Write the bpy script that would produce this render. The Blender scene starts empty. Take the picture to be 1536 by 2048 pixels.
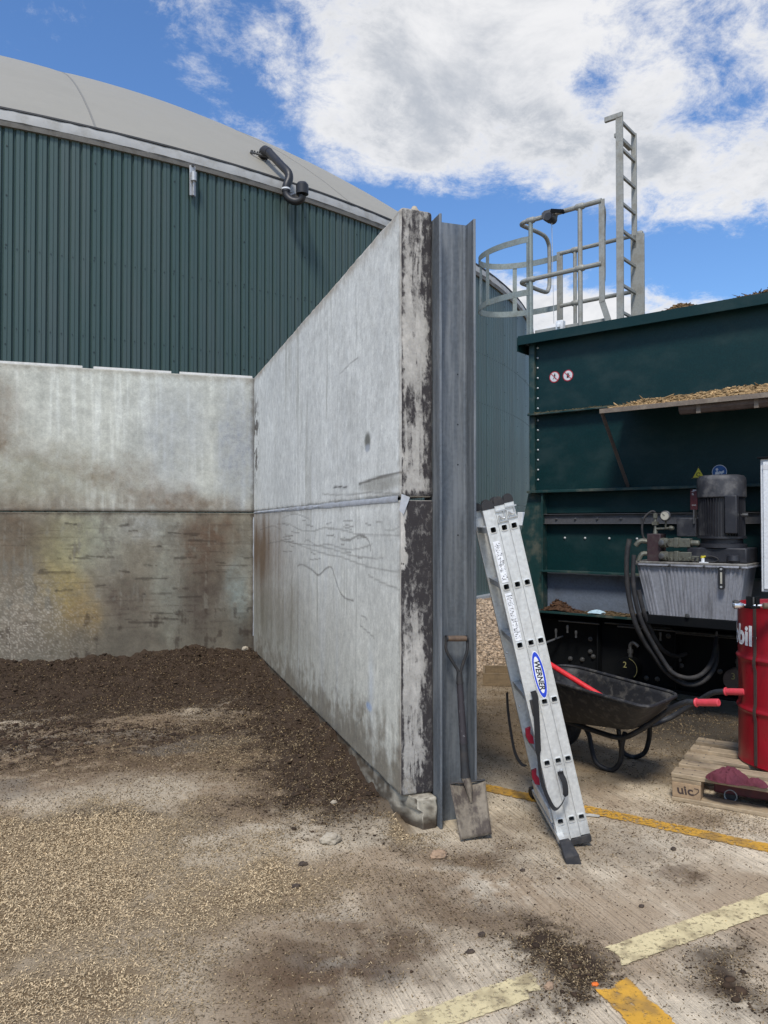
import bpy, math, random
import numpy as np
from mathutils import Vector, Matrix, noise as mnoise
PI = math.pi
R = math.radians
random.seed(7)
rng = np.random.default_rng(7)
scene = bpy.context.scene
COL = scene.collection

# ------------------------------------------------------------------ camera
EYE = 1.45                       # eye height in metres
FPX, CX, CY = 1540.0, 768.0, 1024.0
PITCH = math.atan(26 / FPX)
YAW = math.atan(0.3167 / 0.9485)  # view direction to the right of the concrete wall's run
cd = bpy.data.cameras.new('camera')
cam = bpy.data.objects.new('camera', cd)
COL.objects.link(cam)
cam.location = (0, 0, EYE)
cam.rotation_euler = (R(90) + PITCH, 0, -YAW)
cd.sensor_fit = 'VERTICAL'
cd.sensor_height = 24.0
cd.lens = FPX / 2048 * 24.0
cd.clip_start = 0.05
cd.clip_end = 2000
scene.camera = cam
scene.render.engine = 'CYCLES'

# ------------------------------------------------------------------ sky, sun, exposure
SUN_EL, SUN_AZ = R(54), R(212)    # azimuth clockwise from +Y (behind the camera, to the left)
world = bpy.data.worlds.new('World')
scene.world = world
world.use_nodes = True
wn, wl = world.node_tree.nodes, world.node_tree.links
wn.clear()
def wnode(t, **kw):
    n = wn.new(t)
    for k, v in kw.items():
        setattr(n, k, v)
    return n
w_out = wnode('ShaderNodeOutputWorld')
w_bg = wnode('ShaderNodeBackground')
w_bg.inputs['Strength'].default_value = 0.10
sky = wnode('ShaderNodeTexSky', sky_type='NISHITA', sun_disc=False)
sky.sun_elevation = SUN_EL
sky.sun_rotation = SUN_AZ
sky.air_density = 1.25
sky.dust_density = 0.35
sky.ozone_density = 3.0
def wmath(op, a, b=None, c=None, clamp=False):
    n = wnode('ShaderNodeMath', operation=op)
    n.use_clamp = clamp
    for i, v in enumerate((a, b, c)):
        if v is None: continue
        if isinstance(v, (int, float)): n.inputs[i].default_value = v
        else: wl.new(v, n.inputs[i])
    return n.outputs[0]
def wmap(v, a, b, c=0.0, d=1.0, smooth=True):
    n = wnode('ShaderNodeMapRange')
    n.interpolation_type = 'SMOOTHSTEP' if smooth else 'LINEAR'
    wl.new(v, n.inputs[0])
    for i, q in zip((1, 2, 3, 4), (a, b, c, d)): n.inputs[i].default_value = q
    return n.outputs[0]
wtc = wnode('ShaderNodeTexCoord')
DIR = wtc.outputs['Generated']
wsep = wnode('ShaderNodeSeparateXYZ'); wl.new(DIR, wsep.inputs[0])
# the cloud layer is a flat sheet overhead: direction divided by its height
hz = wmath('ADD', wsep.outputs[2], 0.22)
cpx = wmath('DIVIDE', wsep.outputs[0], hz)
cpy = wmath('DIVIDE', wsep.outputs[1], hz)
wcomb = wnode('ShaderNodeCombineXYZ')
wl.new(cpx, wcomb.inputs[0]); wl.new(cpy, wcomb.inputs[1])
CP = wcomb.outputs[0]
def wnoise(vec, scale, detail=8, rough=0.6, dist=0.0, off=(0, 0, 0)):
    m = wnode('ShaderNodeMapping'); wl.new(vec, m.inputs[0]); m.inputs['Location'].default_value = off
    n = wnode('ShaderNodeTexNoise'); wl.new(m.outputs[0], n.inputs['Vector'])
    n.inputs['Scale'].default_value = scale; n.inputs['Detail'].default_value = detail
    n.inputs['Roughness'].default_value = rough; n.inputs['Distortion'].default_value = dist
    return n.outputs[0]

def ray(px, py):
    """direction of a photographed point: (sideways, up) for one metre forward"""
    x = (px - CX) / FPX; y = (CY - py) / FPX
    fw = math.cos(PITCH) - y * math.sin(PITCH); up = math.sin(PITCH) + y * math.cos(PITCH)
    return x / fw, up / fw
SY, CYW = math.sin(YAW), math.cos(YAW)
def C(l, d, z=0.0):
    """metres sideways and forward of the eye -> world"""
    return Vector((d * SY + l * CYW, d * CYW - l * SY, z))
def P(px, py, D):
    a, b = ray(px, py); return C(a * D, D, EYE + b * D)
def G(px, py, z=0.0):
    a, b = ray(px, py); D = (z - EYE) / b; return C(a * D, D, z)
def onY(px, py, Y0):
    a, b = ray(px, py); D = Y0 / (CYW - a * SY); return C(a * D, D, EYE + b * D)
def onX(px, py, X0):
    a, b = ray(px, py); D = X0 / (SY + a * CYW); return C(a * D, D, EYE + b * D)

def cloudpos(px, py):
    a, b = ray(px, py); v = C(a, 1, b).normalized(); return v.x / (v.z + .22), v.y / (v.z + .22)
n_big = wnoise(CP, 1.9, 10, 0.60, 0.25, (3.1, 1.7, 0))
n_fine = wnoise(CP, 7.5, 12, 0.74, 0.25, (0.4, 5.2, 0))
dens = wmath('ADD', wmath('MULTIPLY', n_big, 1.5), wmath('MULTIPLY', n_fine, 0.95))
dens = wmath('ADD', dens, -0.70)
def cblob(px, py, rad, w, stretch=1.0):
    cx, cy = cloudpos(px, py)
    # axes of the blob follow the line of view: sideways and away
    ex = wmath('SUBTRACT', cpx, cx); ey = wmath('SUBTRACT', cpy, cy)
    dl = wmath('SUBTRACT', wmath('MULTIPLY', ex, CYW), wmath('MULTIPLY', ey, SY))
    dd = wmath('ADD', wmath('MULTIPLY', ex, SY), wmath('MULTIPLY', ey, CYW))
    dx = wmath('MULTIPLY', dl, 1 / (rad * stretch)); dy = wmath('MULTIPLY', dd, 1 / rad)
    r2 = wmath('ADD', wmath('MULTIPLY', dx, dx), wmath('MULTIPLY', dy, dy))
    return wmath('MULTIPLY', wmath('EXPONENT', wmath('MULTIPLY', r2, -1.0)), w)
for a in [(700, 140, .26, .24, 1.5), (1100, 120, .24, .24, 2.2), (1460, 330, .17, .24, 1.5), (900, 310, .13, .24, 2.0), (1200, 618, .13, .42, 2.2), (1250, 300, .10, .14, 1.5),
          (110, 40, .24, -.34, 1.6), (290, 200, .10, -.10, 1.0), (930, 480, .15, -.32, 1.8), (1350, 520, .13, -.34, 2.2), (1190, 180, .06, -.26, .7), (1455, 245, .09, -.30, 1.0), (1060, 335, .04, -.14, 1.5), (690, 400, .10, -.20, 1.2), (560, 50, .06, -.12, 1.3)]:
    dens = wmath('ADD', dens, cblob(*a))
cover = wmap(dens, 0.44, 0.78)
n_sh = wnoise(CP, 3.4, 10, 0.64, 0.4, (0.15, 0.2, 0))
shade = wmath('MULTIPLY', wmap(dens, 0.60, 1.0), wmap(n_sh, 0.36, 0.62), clamp=True)
cmix = wnode('ShaderNodeMix', data_type='RGBA')
wl.new(shade, cmix.inputs[0])
cmix.inputs[6].default_value = (4.1, 4.1, 4.15, 1)
cmix.inputs[7].default_value = (2.3, 2.45, 2.7, 1)
stint = wnode('ShaderNodeMix', data_type='RGBA', blend_type='MULTIPLY')
stint.inputs[0].default_value = 1.0
wl.new(sky.outputs[0], stint.inputs[6]); stint.inputs[7].default_value = (0.42, 0.56, 0.74, 1)
smix = wnode('ShaderNodeMix', data_type='RGBA')
wl.new(wmath('MULTIPLY', cover, 0.97), smix.inputs[0])
wl.new(stint.outputs[2], smix.inputs[6]); wl.new(cmix.outputs[2], smix.inputs[7])
wl.new(smix.outputs[2], w_bg.inputs['Color'])
wl.new(w_bg.outputs[0], w_out.inputs[0])

sd = bpy.data.lights.new('sun', 'SUN')
sun = bpy.data.objects.new('sun', sd)
COL.objects.link(sun)
sd.energy = 1.5
sd.angle = R(12)
sd.color = (1.0, 0.955, 0.89)
sdir = Vector((math.sin(SUN_AZ) * math.cos(SUN_EL), math.cos(SUN_AZ) * math.cos(SUN_EL), math.sin(SUN_EL)))
sun.rotation_euler = sdir.to_track_quat('Z', 'Y').to_euler()
vs = scene.view_settings
vs.view_transform = 'Standard'
vs.look = 'None'
vs.exposure = 1.15
vs.gamma = 1
vs.use_curve_mapping = False

# ------------------------------------------------------------------ numpy noise and painting helpers
def _h(ix, iy, seed):
    n = (ix.astype(np.int64) * 374761393 + iy.astype(np.int64) * 668265263 + seed * 1442695041) & 0xffffffff
    n = ((n ^ (n >> 13)) * 1274126177) & 0xffffffff
    n = n ^ (n >> 16)
    return (n & 0xffffff) / float(0xffffff)
def vnoise(x, y, seed=0):
    ix, iy = np.floor(x), np.floor(y)
    fx, fy = x - ix, y - iy
    fx = fx * fx * (3 - 2 * fx); fy = fy * fy * (3 - 2 * fy)
    a = _h(ix, iy, seed); b = _h(ix + 1, iy, seed); c = _h(ix, iy + 1, seed); d = _h(ix + 1, iy + 1, seed)
    return (a * (1 - fx) + b * fx) * (1 - fy) + (c * (1 - fx) + d * fx) * fy
def fbm(x, y, octv=5, seed=0, gain=0.5):
    s = 0; amp = 1; tot = 0
    for i in range(octv):
        ca, sa = math.cos(1.1 * i + .5), math.sin(1.1 * i + .5)
        s = s + amp * vnoise((x * ca - y * sa) * 2.03 ** i + 17.3 * i, (x * sa + y * ca) * 2.03 ** i + 9.1 * i, seed + i)
        tot += amp; amp *= gain
    return s / tot
def streak(x, y, octv=5, seed=0, gain=0.6):
    """noise kept aligned to its axes, for runs and drips"""
    x = x + .35 * (vnoise(x * .7, y * 1.7, seed + 50) - .5); s = 0; amp = 1; tot = 0
    for i in range(octv):
        s = s + amp * vnoise(x * 2.1 ** i + 17.3 * i, y * 1.7 ** i + 9.1 * i + x * .15, seed + i); tot += amp; amp *= gain
    return s / tot
def sstep(a, b, x):
    t = np.clip((x - a) / (b - a), 0, 1); return t * t * (3 - 2 * t)
def lin(c):
    c = np.array(c, float) / 255.0
    return np.where(c <= .04045, c / 12.92, ((c + .055) / 1.055) ** 2.4)
def mixc(c, col, m):
    m = np.clip(m, 0, 1)[:, None]
    return c * (1 - m) + np.asarray(col)[None, :] * m
def segdist(u, v, pts):
    best = np.full(u.shape, 1e9)
    for (a, b), (c, d) in zip(pts[:-1], pts[1:]):
        L = (c - a) ** 2 + (d - b) ** 2 + 1e-12
        t = np.clip(((u - a) * (c - a) + (v - b) * (d - b)) / L, 0, 1)
        best = np.minimum(best, np.hypot(u - a - t * (c - a), v - b - t * (d - b)))
    return best
def smooth_path(pts, n=6):
    pts = [Vector(p) for p in pts]
    out = []
    for i in range(len(pts) - 1):
        p0 = pts[max(i - 1, 0)]; p1 = pts[i]; p2 = pts[i + 1]; p3 = pts[min(i + 2, len(pts) - 1)]
        for k in range(n):
            t = k / n
            out.append(0.5 * ((2 * p1) + (p2 - p0) * t + (2 * p0 - 5 * p1 + 4 * p2 - p3) * t * t + (3 * p1 - p0 - 3 * p2 + p3) * t ** 3))
    out.append(pts[-1])
    return out

# ------------------------------------------------------------------ object helpers
def put(o, parent=None):
    COL.objects.link(o)
    if parent is not None: o.parent = parent
    return o
def tag(o, label=None, cat=None, group=None, kind=None):
    if label: o['label'] = label
    if cat: o['category'] = cat
    if group: o['group'] = group
    if kind: o['kind'] = kind
    return o
def empty(name, loc=(0, 0, 0), rot=(0, 0, 0), label=None, cat=None, group=None):
    o = bpy.data.objects.new(name, None)
    o.empty_display_size = 0.1
    o.location = loc; o.rotation_euler = rot
    put(o)
    return tag(o, label, cat, group)
def copy_part(o, parent, loc=None, rot=None):
    c = o.copy(); COL.objects.link(c); c.parent = parent
    if loc is not None: c.location = loc
    if rot is not None: c.rotation_euler = rot
    return c
class MB:
    def __init__(s): s.v = []; s.f = []
    def add(s, vs, fs):
        n = len(s.v)
        s.v += [tuple(p) for p in vs]
        s.f += [tuple(i + n for i in f) for f in fs]
        return s
    def box(s, x0, x1, y0, y1, z0, z1):
        return s.add([(x0, y0, z0), (x1, y0, z0), (x1, y1, z0), (x0, y1, z0), (x0, y0, z1), (x1, y0, z1), (x1, y1, z1), (x0, y1, z1)],
                     [(0, 3, 2, 1), (4, 5, 6, 7), (0, 1, 5, 4), (1, 2, 6, 5), (2, 3, 7, 6), (3, 0, 4, 7)])
    def bar(s, p, q, w, t, up=(0, 0, 1)):
        p = Vector(p); q = Vector(q); d = (q - p).normalized(); u = Vector(up)
        sd_ = d.cross(u)
        if sd_.length < 1e-5: sd_ = d.cross(Vector((1, 0, 0)))
        sd_.normalize(); u = sd_.cross(d).normalized()
        a = sd_ * w / 2; b = u * t / 2
        vv = [p - a - b, p + a - b, p + a + b, p - a + b, q - a - b, q + a - b, q + a + b, q - a + b]
        return s.add(vv, [(0, 1, 2, 3), (7, 6, 5, 4), (0, 4, 5, 1), (1, 5, 6, 2), (2, 6, 7, 3), (3, 7, 4, 0)])
    def tube(s, pts, r, n=8, closed=False, caps=True):
        pts = [Vector(p) for p in pts]; m = len(pts)
        rr = r if hasattr(r, '__len__') else [r] * m
        vs = []; prev = None
        for i in range(m):
            if closed: t = pts[(i + 1) % m] - pts[i - 1]
            else: t = pts[min(i + 1, m - 1)] - pts[max(i - 1, 0)]
            if t.length < 1e-9: t = Vector((0, 0, 1))
            t.normalize()
            if prev is None:
                u = t.cross(Vector((0, 0, 1)))
                if u.length < .05: u = t.cross(Vector((1, 0, 0)))
            else:
                u = prev - t * prev.dot(t)
                if u.length < 1e-5: u = t.cross(Vector((0, 1, 0)))
            u.normalize(); prev = u; w = t.cross(u)
            for k in range(n):
                a = 2 * PI * k / n
                vs.append(pts[i] + (u * math.cos(a) + w * math.sin(a)) * rr[i])
        fs = []
        rng_ = m if closed else m - 1
        for i in range(rng_):
            j = (i + 1) % m
            for k in range(n):
                k2 = (k + 1) % n
                fs.append((i * n + k, j * n + k, j * n + k2, i * n + k2))
        if caps and not closed:
            fs.append(tuple(range(n))); fs.append(tuple((m - 1) * n + k for k in reversed(range(n))))
        return s.add(vs, fs)
    def cyl(s, p, q, r, r2=None, n=16): return s.tube([p, q], [r, r if r2 is None else r2], n)
    def lathe(s, prof, origin=(0, 0, 0), axis=(0, 0, 1), n=24):
        o = Vector(origin); ax = Vector(axis).normalized()
        u = ax.cross(Vector((0, 0, 1)))
        if u.length < .05: u = Vector((1, 0, 0))
        u.normalize(); w = ax.cross(u)
        vs = []
        for r, z in prof:
            for k in range(n):
                a = 2 * PI * k / n
                vs.append(o + ax * z + (u * math.cos(a) + w * math.sin(a)) * r)
        fs = []
        for i in range(len(prof) - 1):
            for k in range(n):
                k2 = (k + 1) % n
                fs.append((i * n + k, i * n + k2, (i + 1) * n + k2, (i + 1) * n + k))
        fs.append(tuple(reversed(range(n)))); fs.append(tuple((len(prof) - 1) * n + k for k in range(n)))
        return s.add(vs, fs)
    def prism(s, poly, off):
        off = Vector(off); m = len(poly); vs = [Vector(p) for p in poly] + [Vector(p) + off for p in poly]
        fs = [tuple(range(m)), tuple(reversed(range(m, 2 * m)))]
        for i in range(m):
            j = (i + 1) % m; fs.append((i, i + m, j + m, j))
        return s.add(vs, fs)
    def mesh(s, name, mat, smooth=True, angle=35):
        me = bpy.data.meshes.new(name)
        me.from_pydata(s.v, [], s.f)
        me.update()
        import bmesh
        bm = bmesh.new(); bm.from_mesh(me); bmesh.ops.recalc_face_normals(bm, faces=bm.faces); bm.to_mesh(me); bm.free()
        if smooth:
            me.polygons.foreach_set('use_smooth', [True] * len(me.polygons))
            me.set_sharp_from_angle(angle=R(angle))
        if mat: me.materials.append(mat)
        return me
    def build(s, name, mat, parent=None, smooth=True, bevel=0, angle=35):
        o = put(bpy.data.objects.new(name, s.mesh(name, mat, smooth, angle)), parent)
        if bevel:
            b = o.modifiers.new('bevel', 'BEVEL'); b.width = bevel; b.segments = 2; b.limit_method = 'ANGLE'; b.harden_normals = False
        return o
def npmesh(name, V, F, mat, col=None, smooth=True, parent=None):
    me = bpy.data.meshes.new(name)
    V = np.asarray(V, np.float32); F = np.asarray(F, np.int32)
    k = F.shape[1]
    me.vertices.add(len(V)); me.vertices.foreach_set('co', V.ravel())
    me.loops.add(F.size); me.loops.foreach_set('vertex_index', F.ravel())
    me.polygons.add(len(F)); me.polygons.foreach_set('loop_start', np.arange(0, F.size, k, dtype=np.int32))
    me.polygons.foreach_set('loop_total', np.full(len(F), k, np.int32))
    me.update(calc_edges=True)
    if smooth: me.polygons.foreach_set('use_smooth', np.ones(len(F), bool))
    if col is not None:
        at = me.color_attributes.new('Col', 'FLOAT_COLOR', 'POINT')
        c4 = np.ones((len(V), 4), np.float32); c4[:, :col.shape[1]] = col
        at.data.foreach_set('color', c4.ravel())
    me.materials.append(mat)
    return put(bpy.data.objects.new(name, me), parent)
def gridfaces(nu, nv):
    i, j = np.meshgrid(np.arange(nu - 1), np.arange(nv - 1), indexing='ij')
    a = (i * nv + j).ravel()
    return np.stack([a, a + nv, a + nv + 1, a + 1], 1)

# ------------------------------------------------------------------ materials
def nodes_of(m):
    m.use_nodes = True
    nt = m.node_tree; return nt, nt.nodes, nt.links, nt.nodes['Principled BSDF']
def pm(name, base, rough=0.5, metal=0.0, dirt=None, dirt_amt=0.4, dscale=6, stretch=(1, 1, 1), bump=0.1, bscale=60, fine=0.12, spec=0.5, coat=0.0, dlo=0.45, dhi=0.7):
    m = bpy.data.materials.new(name)
    nt, N, L, B = nodes_of(m)
    tc = N.new('ShaderNodeTexCoord')
    mp = N.new('ShaderNodeMapping'); mp.inputs['Scale'].default_value = stretch
    L.new(tc.outputs['Object'], mp.inputs[0])
    n1 = N.new('ShaderNodeTexNoise'); n1.inputs['Scale'].default_value = dscale; n1.inputs['Detail'].default_value = 8; n1.inputs['Roughness'].default_value = .65
    L.new(mp.outputs[0], n1.inputs['Vector'])
    n2 = N.new('ShaderNodeTexNoise'); n2.inputs['Scale'].default_value = bscale; n2.inputs['Detail'].default_value = 4
    L.new(tc.outputs['Object'], n2.inputs['Vector'])
    base = tuple(base)[:3]
    rgb = N.new('ShaderNodeMix'); rgb.data_type = 'RGBA'
    mr = N.new('ShaderNodeMapRange'); mr.inputs[1].default_value = .3; mr.inputs[2].default_value = .7
    mr.inputs[3].default_value = 0; mr.inputs[4].default_value = 1
    L.new(n2.outputs[0], mr.inputs[0]); L.new(mr.outputs[0], rgb.inputs[0])
    rgb.inputs[6].default_value = (*[max(0, b * (1 - fine)) for b in base], 1)
    rgb.inputs[7].default_value = (*[b * (1 + fine) for b in base], 1)
    out = rgb.outputs[2]
    if dirt is not None:
        md = N.new('ShaderNodeMapRange'); md.interpolation_type = 'SMOOTHSTEP'
        md.inputs[1].default_value = dlo; md.inputs[2].default_value = dhi; md.inputs[4].default_value = dirt_amt
        L.new(n1.outputs[0], md.inputs[0])
        mx = N.new('ShaderNodeMix'); mx.data_type = 'RGBA'
        L.new(md.outputs[0], mx.inputs[0]); L.new(out, mx.inputs[6]); mx.inputs[7].default_value = (*dirt, 1)
        out = mx.outputs[2]
    L.new(out, B.inputs['Base Color'])
    rr = N.new('ShaderNodeMapRange'); rr.inputs[1].default_value = .3; rr.inputs[2].default_value = .7
    rr.inputs[3].default_value = max(.03, rough - .1); rr.inputs[4].default_value = min(1, rough + .12)
    L.new(n1.outputs[0], rr.inputs[0]); L.new(rr.outputs[0], B.inputs['Roughness'])
    B.inputs['Metallic'].default_value = metal
    B.inputs['Specular IOR Level'].default_value = spec
    B.inputs['Coat Weight'].default_value = coat
    if bump:
        bp = N.new('ShaderNodeBump'); bp.inputs['Strength'].default_value = bump; bp.inputs['Distance'].default_value = .004
        L.new(n2.outputs[0], bp.inputs['Height']); L.new(bp.outputs[0], B.inputs['Normal'])
    return m
def painted(name, rough=.85, speck=.2, sscale=90, bump=.35, bscale=140, spec=.3, grooves=False, pores=False):
    """colour from the mesh's own stain map, grain and pores on top"""
    m = bpy.data.materials.new(name)
    nt, N, L, B = nodes_of(m)
    at = N.new('ShaderNodeAttribute'); at.attribute_name = 'Col'
    ge = N.new('ShaderNodeNewGeometry')
    n1 = N.new('ShaderNodeTexNoise'); n1.inputs['Scale'].default_value = sscale; n1.inputs['Detail'].default_value = 6; n1.inputs['Roughness'].default_value = .7
    L.new(ge.outputs['Position'], n1.inputs['Vector'])
    mr = N.new('ShaderNodeMapRange'); mr.inputs[1].default_value = .3; mr.inputs[2].default_value = .7
    mr.inputs[3].default_value = 1 - speck; mr.inputs[4].default_value = 1 + speck
    L.new(n1.outputs[0], mr.inputs[0])
    vm = N.new('ShaderNodeVectorMath'); vm.operation = 'SCALE'
    L.new(at.outputs['Color'], vm.inputs[0]); L.new(mr.outputs[0], vm.inputs['Scale'])
    out = vm.outputs[0]
    hgt = n1.outputs[0]
    if pores:
        vo = N.new('ShaderNodeTexVoronoi'); vo.inputs['Scale'].default_value = 42; L.new(ge.outputs['Position'], vo.inputs['Vector'])
        n3 = N.new('ShaderNodeTexNoise'); n3.inputs['Scale'].default_value = 9; n3.inputs['Detail'].default_value = 3; L.new(ge.outputs['Position'], n3.inputs['Vector'])
        thr = N.new('ShaderNodeMapRange'); thr.inputs[1].default_value = .4; thr.inputs[2].default_value = .75; thr.inputs[3].default_value = .05; thr.inputs[4].default_value = .2
        L.new(n3.outputs[0], thr.inputs[0])
        lt = N.new('ShaderNodeMath'); lt.operation = 'LESS_THAN'; L.new(vo.outputs['Distance'], lt.inputs[0]); L.new(thr.outputs[0], lt.inputs[1])
        mx = N.new('ShaderNodeMath'); mx.operation = 'MULTIPLY_ADD'; mx.inputs[1].default_value = -.28; mx.inputs[2].default_value = 1
        L.new(lt.outputs[0], mx.inputs[0])
        v2 = N.new('ShaderNodeVectorMath'); v2.operation = 'SCALE'; L.new(out, v2.inputs[0]); L.new(mx.outputs[0], v2.inputs['Scale'])
        out = v2.outputs[0]
    if grooves:
        mp = N.new('ShaderNodeMapping'); mp.inputs['Scale'].default_value = (120, 1.6, 1); L.new(ge.outputs['Position'], mp.inputs[0])
        n4 = N.new('ShaderNodeTexNoise'); n4.inputs['Scale'].default_value = 1; n4.inputs['Detail'].default_value = 4; n4.inputs['Distortion'].default_value = .2
        L.new(mp.outputs[0], n4.inputs['Vector'])
        mg = N.new('ShaderNodeMapRange'); mg.inputs[1].default_value = .34; mg.inputs[2].default_value = .56
        L.new(n4.outputs[0], mg.inputs[0])
        # grooves show only where the slab is bare (alpha of the stain map)
        g1 = N.new('ShaderNodeMath'); g1.operation = 'SUBTRACT'; g1.inputs[0].default_value = 1; L.new(mg.outputs[0], g1.inputs[1])
        g2 = N.new('ShaderNodeMath'); g2.operation = 'MULTIPLY'; L.new(g1.outputs[0], g2.inputs[0]); L.new(at.outputs['Alpha'], g2.inputs[1])
        g3 = N.new('ShaderNodeMath'); g3.operation = 'MULTIPLY_ADD'; g3.inputs[1].default_value = -.30; g3.inputs[2].default_value = 1; L.new(g2.outputs[0], g3.inputs[0])
        v3 = N.new('ShaderNodeVectorMath'); v3.operation = 'SCALE'; L.new(out, v3.inputs[0]); L.new(g3.outputs[0], v3.inputs['Scale'])
        out = v3.outputs[0]
        h2 = N.new('ShaderNodeMath'); h2.operation = 'MULTIPLY_ADD'; h2.inputs[1].default_value = -.8
        L.new(g2.outputs[0], h2.inputs[0]); L.new(n1.outputs[0], h2.inputs[2]); hgt = h2.outputs[0]
    if pores:
        mpt = N.new('ShaderNodeMapping'); mpt.inputs['Scale'].default_value = (1, 1, .55); L.new(ge.outputs['Position'], mpt.inputs[0])
        n5 = N.new('ShaderNodeTexNoise'); n5.inputs['Scale'].default_value = 34; n5.inputs['Detail'].default_value = 12; n5.inputs['Roughness'].default_value = .78; n5.inputs['Distortion'].default_value = .3
        L.new(mpt.outputs[0], n5.inputs['Vector'])
        ta = N.new('ShaderNodeMath'); ta.operation = 'SUBTRACT'; L.new(n5.outputs[0], ta.inputs[0]); L.new(at.outputs['Alpha'], ta.inputs[1])
        tr = N.new('ShaderNodeMapRange'); tr.inputs[1].default_value = -.09; tr.inputs[2].default_value = .07; tr.inputs[4].default_value = .96; L.new(ta.outputs[0], tr.inputs[0])
        tm_ = N.new('ShaderNodeMix'); tm_.data_type = 'RGBA'; L.new(tr.outputs[0], tm_.inputs[0]); L.new(out, tm_.inputs[6]); tm_.inputs[7].default_value = (.030, .026, .028, 1)
        out = tm_.outputs[2]
        n6 = N.new('ShaderNodeTexNoise'); n6.inputs['Scale'].default_value = 16; n6.inputs['Detail'].default_value = 10; n6.inputs['Roughness'].default_value = .7; L.new(ge.outputs['Position'], n6.inputs['Vector'])
        r6 = N.new('ShaderNodeMapRange'); r6.inputs[1].default_value = .3; r6.inputs[2].default_value = .7; r6.inputs[3].default_value = .82; r6.inputs[4].default_value = 1.16; L.new(n6.outputs[0], r6.inputs[0])
        v6 = N.new('ShaderNodeVectorMath'); v6.operation = 'SCALE'; L.new(out, v6.inputs[0]); L.new(r6.outputs[0], v6.inputs['Scale']); out = v6.outputs[0]
    L.new(out, B.inputs['Base Color'])
    B.inputs['Roughness'].default_value = rough
    B.inputs['Specular IOR Level'].default_value = spec
    bp = N.new('ShaderNodeBump'); bp.inputs['Strength'].default_value = bump; bp.inputs['Distance'].default_value = .006
    if grooves:
        bs = N.new('ShaderNodeMapRange'); bs.inputs[3].default_value = 1.0; bs.inputs[4].default_value = bump; L.new(at.outputs['Alpha'], bs.inputs[0]); L.new(bs.outputs[0], bp.inputs['Strength'])
    L.new(hgt, bp.inputs['Height']); L.new(bp.outputs[0], B.inputs['Normal'])
    return m

M = {}
M['cladding'] = pm('green_cladding', (.048, .082, .074), .42, dirt=(.062, .088, .086), dirt_amt=.6, dscale=1.2, stretch=(1, 1, .25), bump=.02, fine=.04)
M['cladding_seam'] = pm('green_fold', (.02, .045, .045), .5, bump=0)
M['screw'] = pm('dark_screw', (.012, .02, .02), .5, bump=0)
M['membrane'] = pm('roof_membrane', (.30, .28, .23), .62, dirt=(.235, .225, .195), dirt_amt=.35, dscale=.5, bump=.02, bscale=30, fine=.02)
M['flash'] = pm('membrane_skirt', (.36, .36, .345), .6, dirt=(.24, .23, .2), dirt_amt=.6, dscale=5, bump=.6, bscale=7, fine=.06)
M['drip'] = pm('drip_edge', (.16, .15, .13), .6, dirt=(.09, .08, .065), dirt_amt=.6, dscale=8)
M['cable'] = pm('dark_cable', (.05, .05, .05), .6)
M['plastic'] = pm('black_plastic', (.018, .018, .02), .45, bump=.05)
M['rubber'] = pm('black_rubber', (.02, .02, .022), .75, dirt=(.09, .08, .07), dirt_amt=.5, dscale=14)
M['galv'] = pm('galvanised_steel', (.46, .47, .47), .5, metal=.55, dirt=(.2, .18, .14), dirt_amt=.5, dscale=9)
M['railing'] = pm('dusty_galvanised_rail', (.30, .30, .27), .62, metal=.25, dirt=(.20, .18, .14), dirt_amt=.6, dscale=11)
M['cage'] = pm('cage_strap', (.24, .27, .25), .55, metal=.4, dirt=(.14, .14, .11), dirt_amt=.5, dscale=11)
M['post'] = pm('weathered_galvanised_post', (.125, .14, .155), .52, metal=.3, dirt=(.25, .265, .275), dirt_amt=.75, dscale=3.2, stretch=(7, 7, .5), bump=.1, bscale=55, fine=.16, dlo=.42, dhi=.66)
M['alu'] = pm('ladder_aluminium', (.66, .665, .64), .42, metal=.35, dirt=(.36, .35, .32), dirt_amt=.5, dscale=12, stretch=(1, 1, .6), bump=.04)
M['alu_dark'] = pm('rung_aluminium', (.50, .51, .50), .45, metal=.45, dirt=(.3, .29, .26), dirt_amt=.5, dscale=14)
M['mach'] = pm('machine_green', (.0020, .023, .024), .5, dirt=(.016, .038, .038), dirt_amt=.75, dscale=2.6, stretch=(1, 1, 1.6), bump=.05, bscale=90, spec=.28, fine=.2)
M['mach_rib'] = pm('machine_green_rib', (.006, .036, .034), .55, dirt=(.13, .125, .09), dirt_amt=.6, dscale=7, bump=.15)
M['mach_grey'] = pm('grey_panel', (.125, .15, .19), .55, dirt=(.06, .06, .06), dirt_amt=.5, dscale=5)
M['channel'] = pm('dull_channel', (.10, .10, .105), .55, metal=.3, dirt=(.05, .045, .04), dirt_amt=.6, dscale=8)
M['black'] = pm('black_paint', (.002, .003, .004), .65, dirt=(.007, .007, .007), dirt_amt=.5, dscale=5, spec=.2)
M['hood'] = pm('rusty_brown_edge', (.17, .135, .105), .75, dirt=(.30, .25, .19), dirt_amt=.6, dscale=12, bump=.3)
M['brace'] = pm('brown_primer', (.12, .09, .075), .7, dirt=(.04, .03, .028), dirt_amt=.5, dscale=9)
M['bolt'] = pm('bright_bolt', (.55, .56, .56), .4, metal=.5, dirt=(.2, .2, .18), dirt_amt=.5, dscale=30)
M['bolt_dull'] = pm('oily_bolt', (.14, .14, .14), .35, metal=.6, dirt=(.03, .03, .03), dirt_amt=.5, dscale=30)
M['motor'] = pm('motor_black', (.018, .019, .024), .5, dirt=(.10, .10, .10), dirt_amt=.45, dscale=10, dlo=.5, dhi=.75, bump=.1)
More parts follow.
